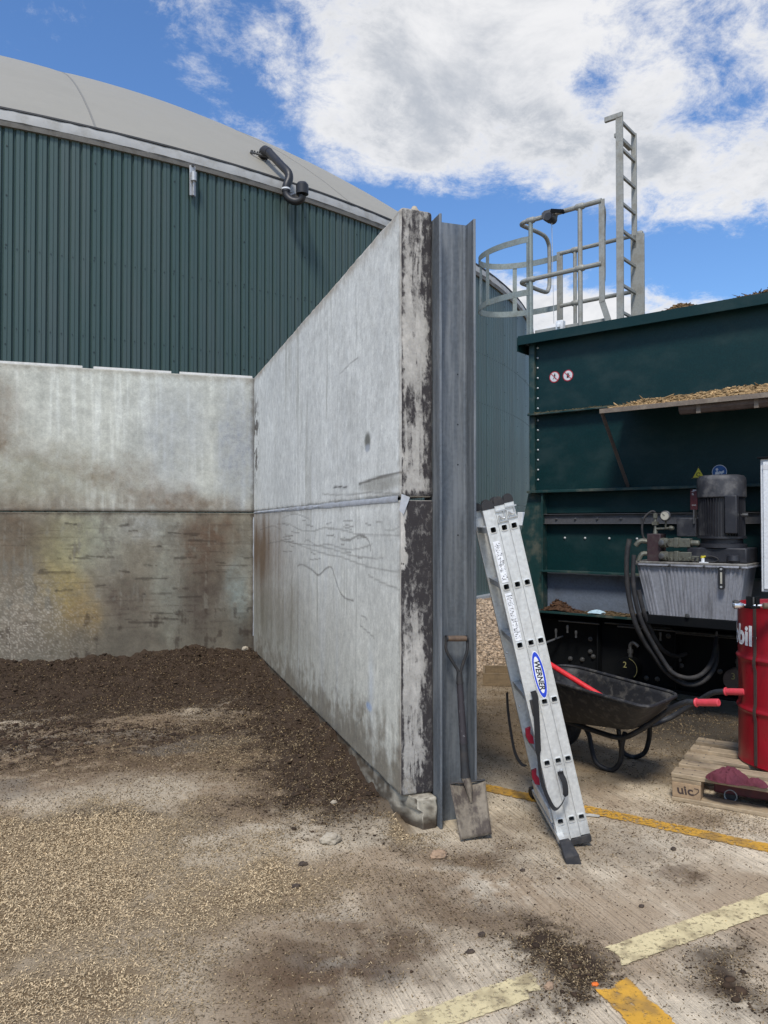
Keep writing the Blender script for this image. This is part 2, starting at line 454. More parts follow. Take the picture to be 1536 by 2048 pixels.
M['motor_top'] = pm('motor_cowl', (.030, .031, .036), .55, dirt=(.16, .155, .15), dirt_amt=.6, dscale=9, dlo=.45, dhi=.7, bump=.1)
M['tank_alu'] = pm('oil_tank_grey', (.33, .34, .37), .5, metal=.2, dirt=(.13, .13, .135), dirt_amt=.65, dscale=5, stretch=(4, 4, .5))
M['tank_top'] = pm('oil_tank_lid', (.22, .21, .19), .6, dirt=(.06, .055, .045), dirt_amt=.7, dscale=10)
M['brass_grime'] = pm('grimy_valve', (.15, .15, .12), .5, metal=.4, dirt=(.05, .045, .035), dirt_amt=.7, dscale=25, bump=.3)
M['maroon_block'] = pm('maroon_block', (.045, .025, .028), .5, dirt=(.09, .08, .07), dirt_amt=.4, dscale=25)
M['gauge_face'] = pm('gauge_face', (.42, .40, .33), .4, bump=0)
M['red_sign'] = pm('faded_red_sign', (.10, .018, .022), .5, dirt=(.04, .02, .02), dirt_amt=.5, dscale=20)
M['white_paint'] = pm('white_paint', (.72, .74, .75), .4, dirt=(.5, .49, .46), dirt_amt=.4, dscale=4)
M['sign_white'] = pm('sign_white', (.62, .62, .62), .4, bump=0, dirt=(.4, .38, .33), dirt_amt=.3, dscale=30)
M['sign_red'] = pm('sign_red', (.42, .02, .03), .4, bump=0)
M['sign_black'] = pm('sign_black', (.012, .012, .014), .5, bump=0)
M['sign_blue'] = pm('sign_blue', (.02, .09, .26), .4, bump=0)
M['sign_yellow'] = pm('sign_yellow', (.60, .50, .03), .4, bump=0, dirt=(.25, .22, .08), dirt_amt=.4, dscale=30)
M['chalk'] = pm('chalk_mark', (.45, .40, .16), .8, bump=0)
M['logo_blue'] = pm('logo_blue', (.015, .06, .55), .35, bump=0)
M['logo_white'] = pm('logo_white', (.80, .81, .82), .35, bump=0)
M['grip'] = pm('red_grip', (.62, .055, .075), .45, dirt=(.35, .05, .05), dirt_amt=.4, dscale=30)
M['handle_red'] = pm('red_handle', (.68, .03, .035), .35, dirt=(.35, .03, .03), dirt_amt=.3, dscale=20, bump=0)
M['pan'] = pm('muddy_black_pan', (.016, .016, .018), .6, dirt=(.11, .10, .085), dirt_amt=.6, dscale=22, dlo=.47, dhi=.68, bump=.25)
M['frame_black'] = pm('scuffed_black_tube', (.016, .017, .02), .5, dirt=(.10, .10, .10), dirt_amt=.45, dscale=14, dlo=.5, dhi=.75)
M['drum'] = pm('red_drum', (.27, .007, .015), .34, dirt=(.10, .006, .010), dirt_amt=.75, dscale=5, stretch=(1, 1, .35), bump=.03, bscale=6)
M['strip'] = pm('dark_strip', (.055, .035, .03), .7)
M['chrome'] = pm('chrome', (.78, .79, .8), .22, metal=.9, dirt=(.4, .4, .4), dirt_amt=.3, dscale=30, bump=0)
M['rag'] = pm('maroon_cloth', (.12, .024, .036), .95, dirt=(.06, .014, .026), dirt_amt=.6, dscale=7, bump=.12, bscale=260)
M['blue_rag'] = pm('pale_blue_paper', (.42, .58, .66), .8, dirt=(.25, .3, .33), dirt_amt=.4, dscale=20)
M['truck_red'] = pm('dirty_red_steel', (.11, .018, .02), .6, dirt=(.04, .02, .02), dirt_amt=.6, dscale=8)
M['web'] = pm('black_webbing', (.012, .012, .013), .85, bump=.3, bscale=300)
M['red_clip'] = pm('red_clip', (.35, .012, .03), .4, bump=0)
M['shovel_wood'] = pm('worn_handle_wood', (.13, .085, .055), .7, dirt=(.06, .04, .03), dirt_amt=.6, dscale=20)
M['shovel_steel'] = pm('dark_tool_steel', (.035, .036, .038), .55, metal=.3, dirt=(.09, .07, .055), dirt_amt=.5, dscale=10)
M['shaft'] = pm('splashed_shaft', (.035, .03, .034), .6, dirt=(.45, .45, .45), dirt_amt=.8, dscale=60, dlo=.62, dhi=.68)
M['blade'] = pm('worn_shovel_blade', (.20, .165, .12), .7, metal=.15, dirt=(.05, .036, .030), dirt_amt=.85, dscale=7, stretch=(3, 3, 1), bump=.4, dlo=.4, dhi=.6)
M['tray_wood'] = pm('dirty_tray_wood', (.20, .14, .075), .8, dirt=(.06, .045, .03), dirt_amt=.6, dscale=5, stretch=(1, 1, 4))
M['seal'] = pm('joint_sealant', (.40, .42, .45), .7, dirt=(.25, .24, .22), dirt_amt=.6, dscale=9, bump=.5, bscale=25)
M['lit_chamfer_splinter'] = pm('sunlit_chamfer_and_splinter', (.48, .47, .43), .7, dirt=(.35, .33, .28), dirt_amt=.5, dscale=7)  # paleness stands for sun on the wall's top chamfer; the splinter shares it
M['stone_pale'] = pm('pale_stone', (.42, .36, .27), .9, dirt=(.16, .13, .10), dirt_amt=.6, dscale=25, bump=.6, bscale=50)
M['stone_tan'] = pm('tan_stone', (.36, .24, .15), .85, dirt=(.18, .13, .09), dirt_amt=.6, dscale=25, bump=.6, bscale=50)
M['clod'] = pm('dark_clod', (.055, .038, .028), .95, dirt=(.13, .095, .06), dirt_amt=.6, dscale=40, bump=.8, bscale=70)
M['orange'] = pm('orange_scrap', (.75, .16, .02), .6, bump=0)
M['concrete'] = painted('stained_concrete', .86, .13, 70, .30, pores=True)
M['concrete_end'] = painted('tarred_concrete_end', .8, .22, 120, .6)
M['yard'] = painted('yard_slab', .9, .2, 110, .55, grooves=True)
M['litter'] = painted('chaff_and_crumbs', .9, .1, 200, .1)
def wood(name, base, dark):
    m = pm(name, base, .8, dirt=dark, dirt_amt=.75, dscale=5, stretch=(1.2, 16, 16), bump=.5, bscale=40, dlo=.4, dhi=.68)
    return m
M['pallet'] = wood('weathered_pallet_wood', (.40, .31, .20), (.17, .12, .075))
M['pallet_block'] = pm('pallet_block_wood', (.36, .25, .15), .85, dirt=(.19, .13, .08), dirt_amt=.6, dscale=8)

# ------------------------------------------------------------------ text
def text_mesh(txt, size, mat, name, parent, mtx, bold=0.0, shear=0.0, ext=0.0004, bend=None, xs=1.0):
    cu = bpy.data.curves.new('t', 'FONT'); cu.body = txt; cu.size = size; cu.offset = bold; cu.shear = shear
    cu.align_x = 'CENTER'; cu.align_y = 'CENTER'; cu.extrude = ext; cu.resolution_u = 4
    to = bpy.data.objects.new('t', cu); COL.objects.link(to)
    bpy.context.view_layer.update()
    me = bpy.data.meshes.new_from_object(to.evaluated_get(bpy.context.evaluated_depsgraph_get()))
    bpy.data.objects.remove(to); bpy.data.curves.remove(cu)
    for v in me.vertices:
        v.co.x *= xs
        v.co = bend(v.co) if bend else mtx @ v.co
    me.name = name; me.materials.clear(); me.materials.append(mat)
    return put(bpy.data.objects.new(name, me), parent)
# ================================================================== GROUND
K = 0.86          # photographed tone -> surface colour
BACK_Y, SIDE_X, END_Y = 8.04, 1.254, 3.50
def to_ld(X, Y): return X * CYW - Y * SY, X * SY + Y * CYW
def mkblob(u, v, conv):
    def b(px, py, rx, ry, p=1.0):
        c = conv(px, py); a = conv(px - rx, py); a2 = conv(px + rx, py); e = conv(px, py - ry); e2 = conv(px, py + ry)
        ru = abs(a2[0] - a[0]) / 2 + 1e-6; rv = abs(e2[1] - e[1]) / 2 + 1e-6
        return np.exp(-(((u - c[0]) / ru) ** 2 + ((v - c[1]) / rv) ** 2) ** p)
    return b
def gconv(px, py):
    g = G(px, py); return to_ld(g.x, g.y)
def heap(X, Y):
    """height of the silage left against the two walls"""
    n = fbm(X * 2.2, Y * 2.2, 4, 5); n2 = fbm(X * 9, Y * 9, 4, 15); n3 = fbm(X * 30, Y * 30, 3, 25)
    inside = (X < SIDE_X + .03) & (Y < BACK_Y + .1)
    db = BACK_Y - Y; ds = SIDE_X - X
    hb = .19 * np.clip(1 - db / 1.35, 0, 1) ** 1.4 * (.55 + .9 * n)
    hs = .15 * np.clip(1 - ds / .62, 0, 1) ** 1.3 * (.25 + .75 * sstep(3.6, 5.0, Y)) * sstep(3.3, 3.65, Y) * (.3 + 1.0 * n)
    h = np.maximum(hb, hs)
    h = h + (n2 - .5) * .09 * np.clip(h / .05, 0, 1) + (n3 - .5) * .045 * np.clip(h / .03, 0, 1)
    return np.where(inside, np.maximum(h, 0), 0)
def fields(X, Y):
    l, d = to_ld(X, Y)
    w1 = (fbm(X * 2.3, Y * 2.3, 5, 40) - .5); w2 = (fbm(X * 2.3 + 50, Y * 2.3, 5, 41) - .5)
    b = mkblob(l + w1 * .5, d + w2 * .7, gconv)
    n = fbm(X * 3.1, Y * 3.1, 6, 60, .6); nf = fbm(X * 14, Y * 14, 5, 70, .6)
    db = BACK_Y - Y; ds = SIDE_X - X
    bay = (ds > -.05) & (db > -.1)
    dark = sstep(2.35, 1.45, db + (n - .5) * 1.9)
    dark = np.maximum(dark, .75 * b(560, 1440, 200, 60, 1.5) * sstep(.34, .56, nf * .6 + n * .45))
    dark = np.maximum(dark, sstep(.80, .34, ds + (n - .5) * 1.0 + (nf - .5) * .3) * sstep(3.25, 3.9, Y))
    dark = np.where(bay, dark, 0)
    brk = sstep(.36, .60, nf * .6 + n * .45)
    dark = np.maximum(dark, .8 * b(700, 1600, 80, 65)); dark = np.maximum(dark, .9 * np.maximum(b(60, 1500, 240, 28), b(330, 1475, 220, 18)) * (nf > .5))
    dark = np.maximum(dark, 1.2 * b(1110, 1900, 135, 70, 1.5) * sstep(.30, .50, nf * .6 + n * .45)); dark = np.maximum(dark, 1.15 * b(1140, 1985, 75, 60, 1.5) * brk)
    dark = np.maximum(dark, 1.0 * b(1480, 1950, 95, 70, 1.3) * brk); dark = np.maximum(dark, .6 * b(1050, 1850, 90, 35) * brk)
    dark = np.maximum(dark, .8 * b(760, 1690, 110, 24) * brk); dark = np.maximum(dark, .6 * b(250, 1640, 260, 18) * brk)
    smear = b(250, 1500, 460, 85, 1.5) * .95
    smear = np.maximum(smear, b(560, 1580, 240, 90) * .8)
    smear = np.maximum(smear, .95 * b(640, 1940, 190, 60)); smear = np.maximum(smear, .9 * b(740, 1885, 170, 50))
    smear = np.maximum(smear, .75 * b(880, 1830, 190, 50)); smear = np.maximum(smear, .85 * b(560, 2010, 120, 50))
    smear = np.maximum(smear, .7 * b(1370, 1745, 60, 26)); smear = np.maximum(smear, .6 * b(1150, 1690, 220, 60))
    smear = np.maximum(smear, .9 * b(960, 1700, 130, 42)); smear = np.maximum(smear, .6 * b(820, 1780, 160, 30)); smear = np.maximum(smear, .5 * b(420, 1850, 160, 60))
    smear = np.maximum(smear, .5 * b(1420, 1650, 130, 26) * brk)
    back = b(1180, 1500, 330, 75, 2.0) * .85
    back = np.maximum(back, np.where(ds < -.15, sstep(4.2, 4.7, d), 0) * .8)
    oil = np.maximum(b(1330, 1430, 280, 75, 1.5), .75 * b(1230, 1560, 130, 24)) * .98  # hopper's shade painted in with oily floor; also darker patch below the wheelbarrow
    straw = np.maximum(b(60, 1780, 300, 160, 1.6), b(90, 1980, 270, 110, 1.6))
    straw = np.maximum(straw, .8 * b(430, 1780, 200, 75, 1.2)); straw = np.maximum(straw, .95 * b(130, 1665, 290, 50, 1.4))
    straw = np.maximum(straw, 1.0 * b(805, 1645, 42, 34, 1.5)); straw = np.maximum(straw, .6 * b(560, 1480, 120, 60)); straw = np.maximum(straw, .5 * b(660, 1560, 70, 60))
    straw = np.maximum(straw, .45 * b(350, 1900, 150, 90))
    straw = np.clip(straw * (.6 + 1.0 * n), 0, 1) * (1 - .85 * np.clip(dark, 0, 1) * bay * (d > 3.9))
    pale = np.maximum(b(950, 1740, 110, 30), b(1000, 1780, 130, 30)) * .8
    pale = np.maximum(pale, .8 * b(540, 1690, 110, 30)); pale = np.maximum(pale, .7 * b(470, 1735, 120, 20))
    pale = np.maximum(pale, .9 * b(930, 1700, 40, 14)); pale = np.maximum(pale, .7 * b(1260, 1680, 120, 22))
    pale = np.maximum(pale, .7 * b(650, 1860, 90, 25)); pale = np.maximum(pale, .6 * b(330, 2030, 100, 30)); pale = np.maximum(pale, .6 * b(300, 1595, 140, 20))
    grav = ((Y > 6.86 + (nf - .5) * .12) & (ds < -.15)) | (db < -.3)
    return dict(dark=dark, smear=smear, back=back, oil=oil, straw=straw, pale=pale, grav=grav, n=n, nf=nf, bay=bay, l=l, d=d)
def axis_coords(lo, hi, step, lo_far, hi_far):
    core = np.arange(lo, hi + step / 2, step)
    def out(a, b):
        s, x, r = step, a, []
        while abs(x - a) < abs(b - a):
            s *= 1.35; x = x + (s if b > a else -s); r.append(x)
        r[-1] = b
        return r
    return np.array(out(core[0], lo_far)[::-1] + list(core) + out(core[-1], hi_far))
gx = axis_coords(-2.3, 4.2, .0110, -500, 500); gy = axis_coords(1.30, 8.3, .0115, -500, 500)
GX, GY = [a.ravel() for a in np.meshgrid(gx, gy, indexing='ij')]
F = fields(GX, GY)
KG = 1.22
mott = fbm(GX * 38, GY * 38, 3, 62, .6)
c = np.tile(lin([196, 181, 156]) * KG, (len(GX), 1))
c = c * (.70 + .6 * F['n'])[:, None] * (.75 + .5 * F['nf'])[:, None] * (.8 + .4 * mott)[:, None]
c = mixc(c, lin([142, 121, 96]) * KG, sstep(.42, .62, fbm(GX * 1.3, GY * 1.3, 5, 80, .6)) * .75)
c = mixc(c, lin([205, 194, 172]) * KG, F['pale'] * sstep(.38, .56, F['nf']) * .85)
c = mixc(c, lin([92, 74, 55]) * KG, F['smear'] * sstep(.24, .52, F['nf'] * .6 + F['n'] * .3 + mott * .2))
c = mixc(c, lin([128, 122, 112]) * K, np.where(F['bay'], 1, 0) * sstep(.54, .66, fbm(GX * 1.9, GY * 2.6, 4, 84)) * .6 * F['smear'])
c = mixc(c, lin([122, 102, 74]) * K * (1), F['back'] * (.6 + .6 * F['nf']))
DB = mkblob(F['l'] + (F['n'] - .5) * .5, F['d'] + (F['nf'] - .5) * .35, gconv)
damp = np.maximum(.95 * DB(650, 1945, 165, 42, 1.4), .9 * DB(775, 1888, 120, 30, 1.4)); damp = np.maximum(damp, .7 * DB(1375, 1745, 52, 20, 2)); damp = np.maximum(damp, .6 * DB(880, 1965, 80, 26)); damp = np.maximum(damp, .6 * DB(1010, 1650, 60, 26))
c = mixc(c, lin([82, 62, 44]) * KG, damp * sstep(.30, .58, F['n'] * .6 + F['nf'] * .4) * .8)
c = mixc(c, lin([126, 105, 76]) * K, F['straw'] * .95)
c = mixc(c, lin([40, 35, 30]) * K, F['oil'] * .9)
c = mixc(c, lin([66, 52, 39]) * K, F['dark'] * sstep(.25, .5, F['nf'] + F['dark'] * .3))
gcol = lin([140, 118, 94]) * K * (.55 + .9 * fbm(GX * 22, GY * 22, 3, 90)[:, None])
c = np.where(F['grav'][:, None], gcol, c)
bare = np.clip(1 - F['dark'] * 1.2 - F['straw'] * 1.1 - F['smear'] * .55 - F['back'] * .8, 0, 1) * np.where(F['bay'] & (F['d'] > 3.75), .25, 1) * (~F['grav']) * (.25 + .75 * sstep(-.5, .1, F['l']))
GZ = heap(GX, GY) + (F['nf'] - .5) * .016 * F['dark'] + np.where(F['grav'], (fbm(GX * 25, GY * 25, 3, 91) - .5) * .03, 0) * ((GX > -2.3) & (GX < 4.3) & (GY < 8.3))
col = np.c_[c, bare]
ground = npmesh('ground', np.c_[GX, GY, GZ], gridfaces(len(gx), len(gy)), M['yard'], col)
tag(ground, 'dirty concrete yard with brushed grooves and gravel beyond', kind='structure')
def ground_z(x, y): return float(heap(np.array([x]), np.array([y]))[0])

# painted lines: thin sheets on the slab
def marking(name, label, rgb, a, b, width, seed, ext=(0, 0), pts=None):
    a = G(*a); b = G(*b); d = (b - a).normalized(); a = a - d * ext[0]; b = b + d * ext[1]
    nrm = Vector((-d.y, d.x, 0)); Ln = (b - a).length
    nu, nv = int(Ln / .012) + 2, int(width / .008) + 2
    U, V_ = np.meshgrid(np.linspace(0, Ln, nu), np.linspace(-.5, .5, nv), indexing='ij')
    U, V_ = U.ravel(), V_.ravel()
    wv = width * (1 + .05 * (fbm(U * 3, U * 0 + seed, 3, seed) - .5))
    off = .012 * (fbm(U * 1.2, U * 0 + 5 + seed, 3, seed + 3) - .5)
    X = a.x + d.x * U + nrm.x * (V_ * wv + off); Y = a.y + d.y * U + nrm.y * (V_ * wv + off)
    f = fields(X, Y)
    cc = np.tile(lin(rgb) * K, (len(X), 1)) * (.85 + .3 * fbm(X * 12, Y * 12, 4, seed)[:, None])
    cc = mixc(cc, lin([120, 100, 74]) * K, sstep(.45, .7, f['nf']) * .55)
    edge = sstep(.5, .40, np.abs(V_) + (fbm(X * 40, Y * 40, 3, seed + 9) - .5) * .12)
    al = edge * (1 - .97 * sstep(.3, .7, f['dark'])) * (1 - .25 * f['smear'])
    o = npmesh(name, np.c_[X, Y, np.full(len(X), .0045)], gridfaces(nu, nv), M['marking'], np.c_[cc, al])
    tag(o, label, kind='structure')
mm = bpy.data.materials.new('worn_marking')
nt, N, L, B = nodes_of(mm)
at = N.new('ShaderNodeAttribute'); at.attribute_name = 'Col'
ge = N.new('ShaderNodeNewGeometry')
n1 = N.new('ShaderNodeTexNoise'); n1.inputs['Scale'].default_value = 55; n1.inputs['Detail'].default_value = 8; n1.inputs['Roughness'].default_value = .7
L.new(ge.outputs['Position'], n1.inputs['Vector'])
ma = N.new('ShaderNodeMath'); ma.operation = 'ADD'; L.new(n1.outputs[0], ma.inputs[0]); L.new(at.outputs['Alpha'], ma.inputs[1])
mr = N.new('ShaderNodeMapRange'); mr.inputs[1].default_value = 1.33; mr.inputs[2].default_value = 1.47; L.new(ma.outputs[0], mr.inputs[0])
L.new(at.outputs['Color'], B.inputs['Base Color']); L.new(mr.outputs[0], B.inputs['Alpha']); B.inputs['Roughness'].default_value = .8
bp = N.new('ShaderNodeBump'); bp.inputs['Strength'].default_value = .3; bp.inputs['Distance'].default_value = .004; L.new(n1.outputs[0], bp.inputs['Height']); L.new(bp.outputs[0], B.inputs['Normal'])
M['marking'] = mm
marking('road_marking', 'long worn yellow line passing behind the ladder feet', [212, 160, 58], (975, 1577), (1536, 1698), .125, 3, (.4, 1.5))
marking('road_marking', 'cream painted line with chalky edges crossing the foreground', [226, 208, 160], (850, 2046), (1536, 1807), .135, 8, (1.2, 1.0))
marking('road_marking', 'short bright yellow line running off the bottom of the picture', [224, 168, 58], (1219, 1964), (1303, 2048), .16, 12, (0, 1.2))

# loose chaff, crumbs and gravel
def scatter_flakes(name, n_try, seed, label):
    r = np.random.default_rng(seed)
    X = r.uniform(-2.4, 4.4, n_try); Y = r.uniform(1.2, 8.0, n_try)
    l, d = to_ld(X, Y)
    ok = (np.abs(l / d) < .78) & (d > 1.5) & ~((X > SIDE_X - .01) & (X < 1.63) & (Y > 3.4))
    X, Y = X[ok], Y[ok]
    f = fields(X, Y)
    fine = fbm(X * 9, Y * 9, 4, 33)
    patch = fbm(X * 4.5, Y * 4.5, 5, 46, .7)
    dens = .015 + .09 * sstep(.5, .7, patch) + 1.4 * f['straw'] * sstep(.12, .42, fine) * (.45 + .9 * sstep(.35, .6, patch)) + .09 * f['dark'] + .20 * f['smear'] + .22 * f['back'] * sstep(.4, .7, fine)
    bb = mkblob(f['l'], f['d'], gconv)
    dens += .8 * bb(820, 1650, 50, 35) + 1.2 * bb(1130, 1920, 110, 70) * f['dark'] + .8 * bb(1480, 1950, 80, 60) * f['dark'] + .3 * bb(1400, 1650, 120, 30)
    dens *= np.clip(1.25 - f['d'] * .09, .3, 1)
    k = r.random(len(X)) < dens
    X, Y = X[k], Y[k]; f = {q: (v[k] if hasattr(v, '__len__') else v) for q, v in f.items()}
    n = len(X)
    big = r.random(n)
    ln = (.004 + .007 * r.random(n) + .010 * (big > .985) + .022 * (big > .9990)) * (1 + .12 * f['d']); wd = (.0016 + .0020 * r.random(n)) * (1 + .10 * f['d'])
    th = r.uniform(0, 2 * PI, n); ti = r.normal(0, .35, n)
    ux, uy, uz = np.cos(th) * np.cos(ti), np.sin(th) * np.cos(ti), np.sin(ti)
    vx, vy = -np.sin(th), np.cos(th); ro = r.normal(0, .5, n)
    z = heap(X, Y) + .0012 + np.abs(uz) * ln * .5 + .003 * r.random(n) * f['straw']
    Pc = np.stack([X, Y, z], 1); U = np.stack([ux, uy, uz], 1) * (ln / 2)[:, None]; W = np.stack([vx * np.cos(ro), vy * np.cos(ro), np.abs(np.sin(ro))], 1) * (wd / 2)[:, None]
    V = np.stack([Pc - U - W * .5, Pc - U * .2 - W * 1.1, Pc + U + W * .2, Pc + U * .1 + W], 1).reshape(-1, 3)
    Fc = (np.arange(n)[:, None] * 4 + np.arange(4)[None]).astype(np.int32)
    t = r.random(n)[:, None]; s_ = np.clip(f['straw'] * .75 + .15 + r.normal(0, .22, n), 0, 1)[:, None]
    light = lin([232, 206, 164]) * K * (.5 + .75 * t); darkc = lin([98, 80, 54]) * K * (.4 + 1.5 * t ** 2)
    cc = np.repeat(light * s_ + darkc * (1 - s_), 4, 0)
    o = npmesh(name, V, Fc, M['litter'], cc, smooth=False)
    tag(o, label, 'chaff', kind='stuff')
    return n
scatter_flakes('loose_chaff', 1850000, 3, 'straw coloured chaff and husks strewn over the yard')
ICO = []
t_ = (1 + 5 ** .5) / 2
for a_, b_ in ((-1, t_), (1, t_), (-1, -t_), (1, -t_)): ICO.append((a_, b_, 0))
for a_, b_ in ((-1, t_), (1, t_), (-1, -t_), (1, -t_)): ICO.append((0, a_, b_))
for a_, b_ in ((-1, t_), (1, t_), (-1, -t_), (1, -t_)): ICO.append((b_, 0, a_))
ICO = np.array(ICO); ICO /= np.linalg.norm(ICO[0])
OCT = np.array([(1, 0, 0), (0, 1, 0), (-1, 0, 0), (0, -1, 0), (0, 0, 1), (0, 0, -1)], float); OCF = np.array([(0, 1, 4), (1, 2, 4), (2, 3, 4), (3, 0, 4), (1, 0, 5), (2, 1, 5), (3, 2, 5), (0, 3, 5)])
ICF = np.array([(0, 11, 5), (0, 5, 1), (0, 1, 7), (0, 7, 10), (0, 10, 11), (1, 5, 9), (5, 11, 4), (11, 10, 2), (10, 7, 6), (7, 1, 8), (3, 9, 4), (3, 4, 2), (3, 2, 6), (3, 6, 8), (3, 8, 9), (4, 9, 5), (2, 4, 11), (6, 2, 10), (8, 6, 7), (9, 8, 1)])
def lumps(name, X, Y, Z, S, colr, seed, label, cat, flat=.7, mat='litter', small=False):
    r = np.random.default_rng(seed); n = len(X); BV, BF = (OCT, OCF) if small else (ICO, ICF); q = len(BV)
    sc = r.uniform(.6, 1.35, (n, q, 1)); ax = r.uniform(.6, 1.5, (n, 1, 3)); ax[:, :, 2] *= flat
    rot = r.uniform(0, 2 * PI, n); cr, sr = np.cos(rot), np.sin(rot)
    V = BV[None] * sc * ax * S[:, None, None]
    V = np.stack([V[..., 0] * cr[:, None] - V[..., 1] * sr[:, None], V[..., 0] * sr[:, None] + V[..., 1] * cr[:, None], V[..., 2]], -1)
    V += np.stack([X, Y, Z], 1)[:, None]
    Fc = (np.arange(n)[:, None, None] * q + BF[None]).reshape(-1, 3)
    o = npmesh(name, V.reshape(-1, 3), Fc, M[mat], np.repeat(colr, q, 0), smooth=False)
    return tag(o, label, cat, kind='stuff')
def scatter_clods():
    r = np.random.default_rng(11); n = 980000
    X = r.uniform(-2.4, 4.4, n); Y = r.uniform(1.2, 8.0, n); l, d = to_ld(X, Y)
    ok = (np.abs(l / d) < .78) & (d > 1.5) & ~((X > SIDE_X - .01) & (X < 1.63) & (Y > 3.4)); X, Y = X[ok], Y[ok]
    f = fields(X, Y); cl = fbm(X * 6, Y * 6, 5, 44, .6)
    dens = .001 + .022 * sstep(.5, .72, fbm(X * 2.6, Y * 2.6, 5, 45, .65)) ** 2 + .50 * f['dark'] * sstep(.2, .5, cl) + .05 * f['smear'] + .04 * f['back'] + .03 * f['straw']
    bb = mkblob(f['l'], f['d'], gconv)
    far = bb(200, 1470, 300, 30) * sstep(.45, .6, cl) + bb(60, 1480, 90, 30)
    dens += .22 * far + .02 * bb(1200, 1800, 400, 200) + .08 * bb(900, 1750, 200, 60)
    k = r.random(len(X)) < dens; X, Y = X[k], Y[k]; dk = np.maximum(f['dark'][k], far[k]); n = len(X)
    S = (.0011 + .0024 * r.random(n) ** 2) * np.where(dk > .4, 1.35, 1.0) * (.75 + .12 * f['d'][k])
    t = r.random(n)[:, None]
    cc = lin([74, 58, 43]) * K * (.4 + .95 * t); cc = np.where(r.random(n)[:, None] > .975, lin([164, 138, 98]) * K, cc)
    lumps('loose_crumbs', X, Y, heap(X, Y) + S * .35, S, cc, 12, 'dark fine crumbs of silage over the yard', 'crumbs', small=True)
    fr = far[k]; g = r.random(n) < (.008 + .035 * dk ** 2 + .03 * fr); X, Y, dk, fr = X[g], Y[g], dk[g], fr[g]; n = len(X)
    S = .0035 + .004 * r.random(n) + .010 * r.random(n) ** 5 * (dk + .3) + .014 * r.random(n) ** 3 * sstep(.2, .5, fr); t = r.random(n)[:, None]
    lumps('silage_clods', X, Y, heap(X, Y) + S * .3, S, lin([72, 56, 42]) * K * (.5 + .9 * t), 13, 'dark lumps of silage among the crumbs', 'clods', flat=.45)
scatter_clods()
def scatter_gravel():
    r = np.random.default_rng(21); n = 26000
    n = 60000; X = r.uniform(1.7, 6.5, n); Y = r.uniform(6.85, 16.0, n); l, d = to_ld(X, Y)
    k = (l / d > .08) & (l / d < .26) & (r.random(n) < np.where(d > 11, .5, 1)); X, Y = X[k], Y[k]; n = len(X)
    S = (.008 + .014 * r.random(n)) * np.clip(to_ld(X, Y)[1] / 9, 1, 1.6); t = r.random(n)[:, None]
    cc = lin([196, 172, 144]) * K * (.25 + .9 * t)
    lumps('gravel', X, Y, S * .3, S, cc, 22, 'brown gravel strip between the walls and the tank', 'gravel', .8)
scatter_gravel()

# ================================================================== CONCRETE WALLS
def uniq(lo, hi, step, r, fine=None):
    if fine: a, b = fine; core = list(np.arange(max(a, lo), min(b, hi), step)) + [x for x in np.arange(lo, hi, .25) if not a - .02 < x < b + .02]
    else: core = list(np.arange(lo, hi, step))
    core = [x for x in core if lo + r * 1.2 < x < hi - r * 1.2]
    e = [0, .08, .3, .6, 1.0]
    xs = sorted([lo + r * q for q in e] + core + [hi - r * q for q in e]); out = [xs[0]]
    for x in xs[1:]:
        if x - out[-1] > .0005: out.append(x)
    out[-1] = xs[-1]
    return np.array(out)
def slab(name, mat, x, y, z, steps, rad, paint, parent, fine=(None, None, None)):
    ax = [uniq(*b_, s_, rad, f_) for b_, s_, f_ in zip((x, y, z), steps, fine)]
    lo = np.array([x[0], y[0], z[0]]) + rad; hi = np.array([x[1], y[1], z[1]]) - rad
    Vs, Fs, Cs, n0 = [], [], [], 0
    for axis in range(3):
        o1, o2 = [(1, 2), (2, 0), (0, 1)][axis]
        for side in (0, 1):
            A, B_ = np.meshgrid(ax[o1], ax[o2], indexing='ij')
            V = np.zeros((A.size, 3)); V[:, o1] = A.ravel(); V[:, o2] = B_.ravel(); V[:, axis] = (x, y, z)[axis][side]
            q = np.clip(V, lo, hi); dlt = V - q; ln = np.linalg.norm(dlt, axis=1, keepdims=True)
            V2 = q + dlt / np.maximum(ln, 1e-9) * rad
            # softly uneven arrises
            w = (fbm(V[:, 0] * 13 + V[:, 1] * 13, V[:, 2] * 13, 3, 7) - .5)[:, None] * rad * .5
            V2 = V2 + np.where(ln > rad * 1.02, dlt / np.maximum(ln, 1e-9) * w, 0)
            ff = gridfaces(len(ax[o1]), len(ax[o2]))
            if side == 0: ff = ff[:, ::-1]
            Vs.append(V2); Fs.append(ff + n0); Cs.append(paint(V2, axis, side)); n0 += len(V2)
    me_o = npmesh(name, np.vstack(Vs), np.vstack(Fs), mat, np.vstack(Cs), parent=parent)
    return me_o
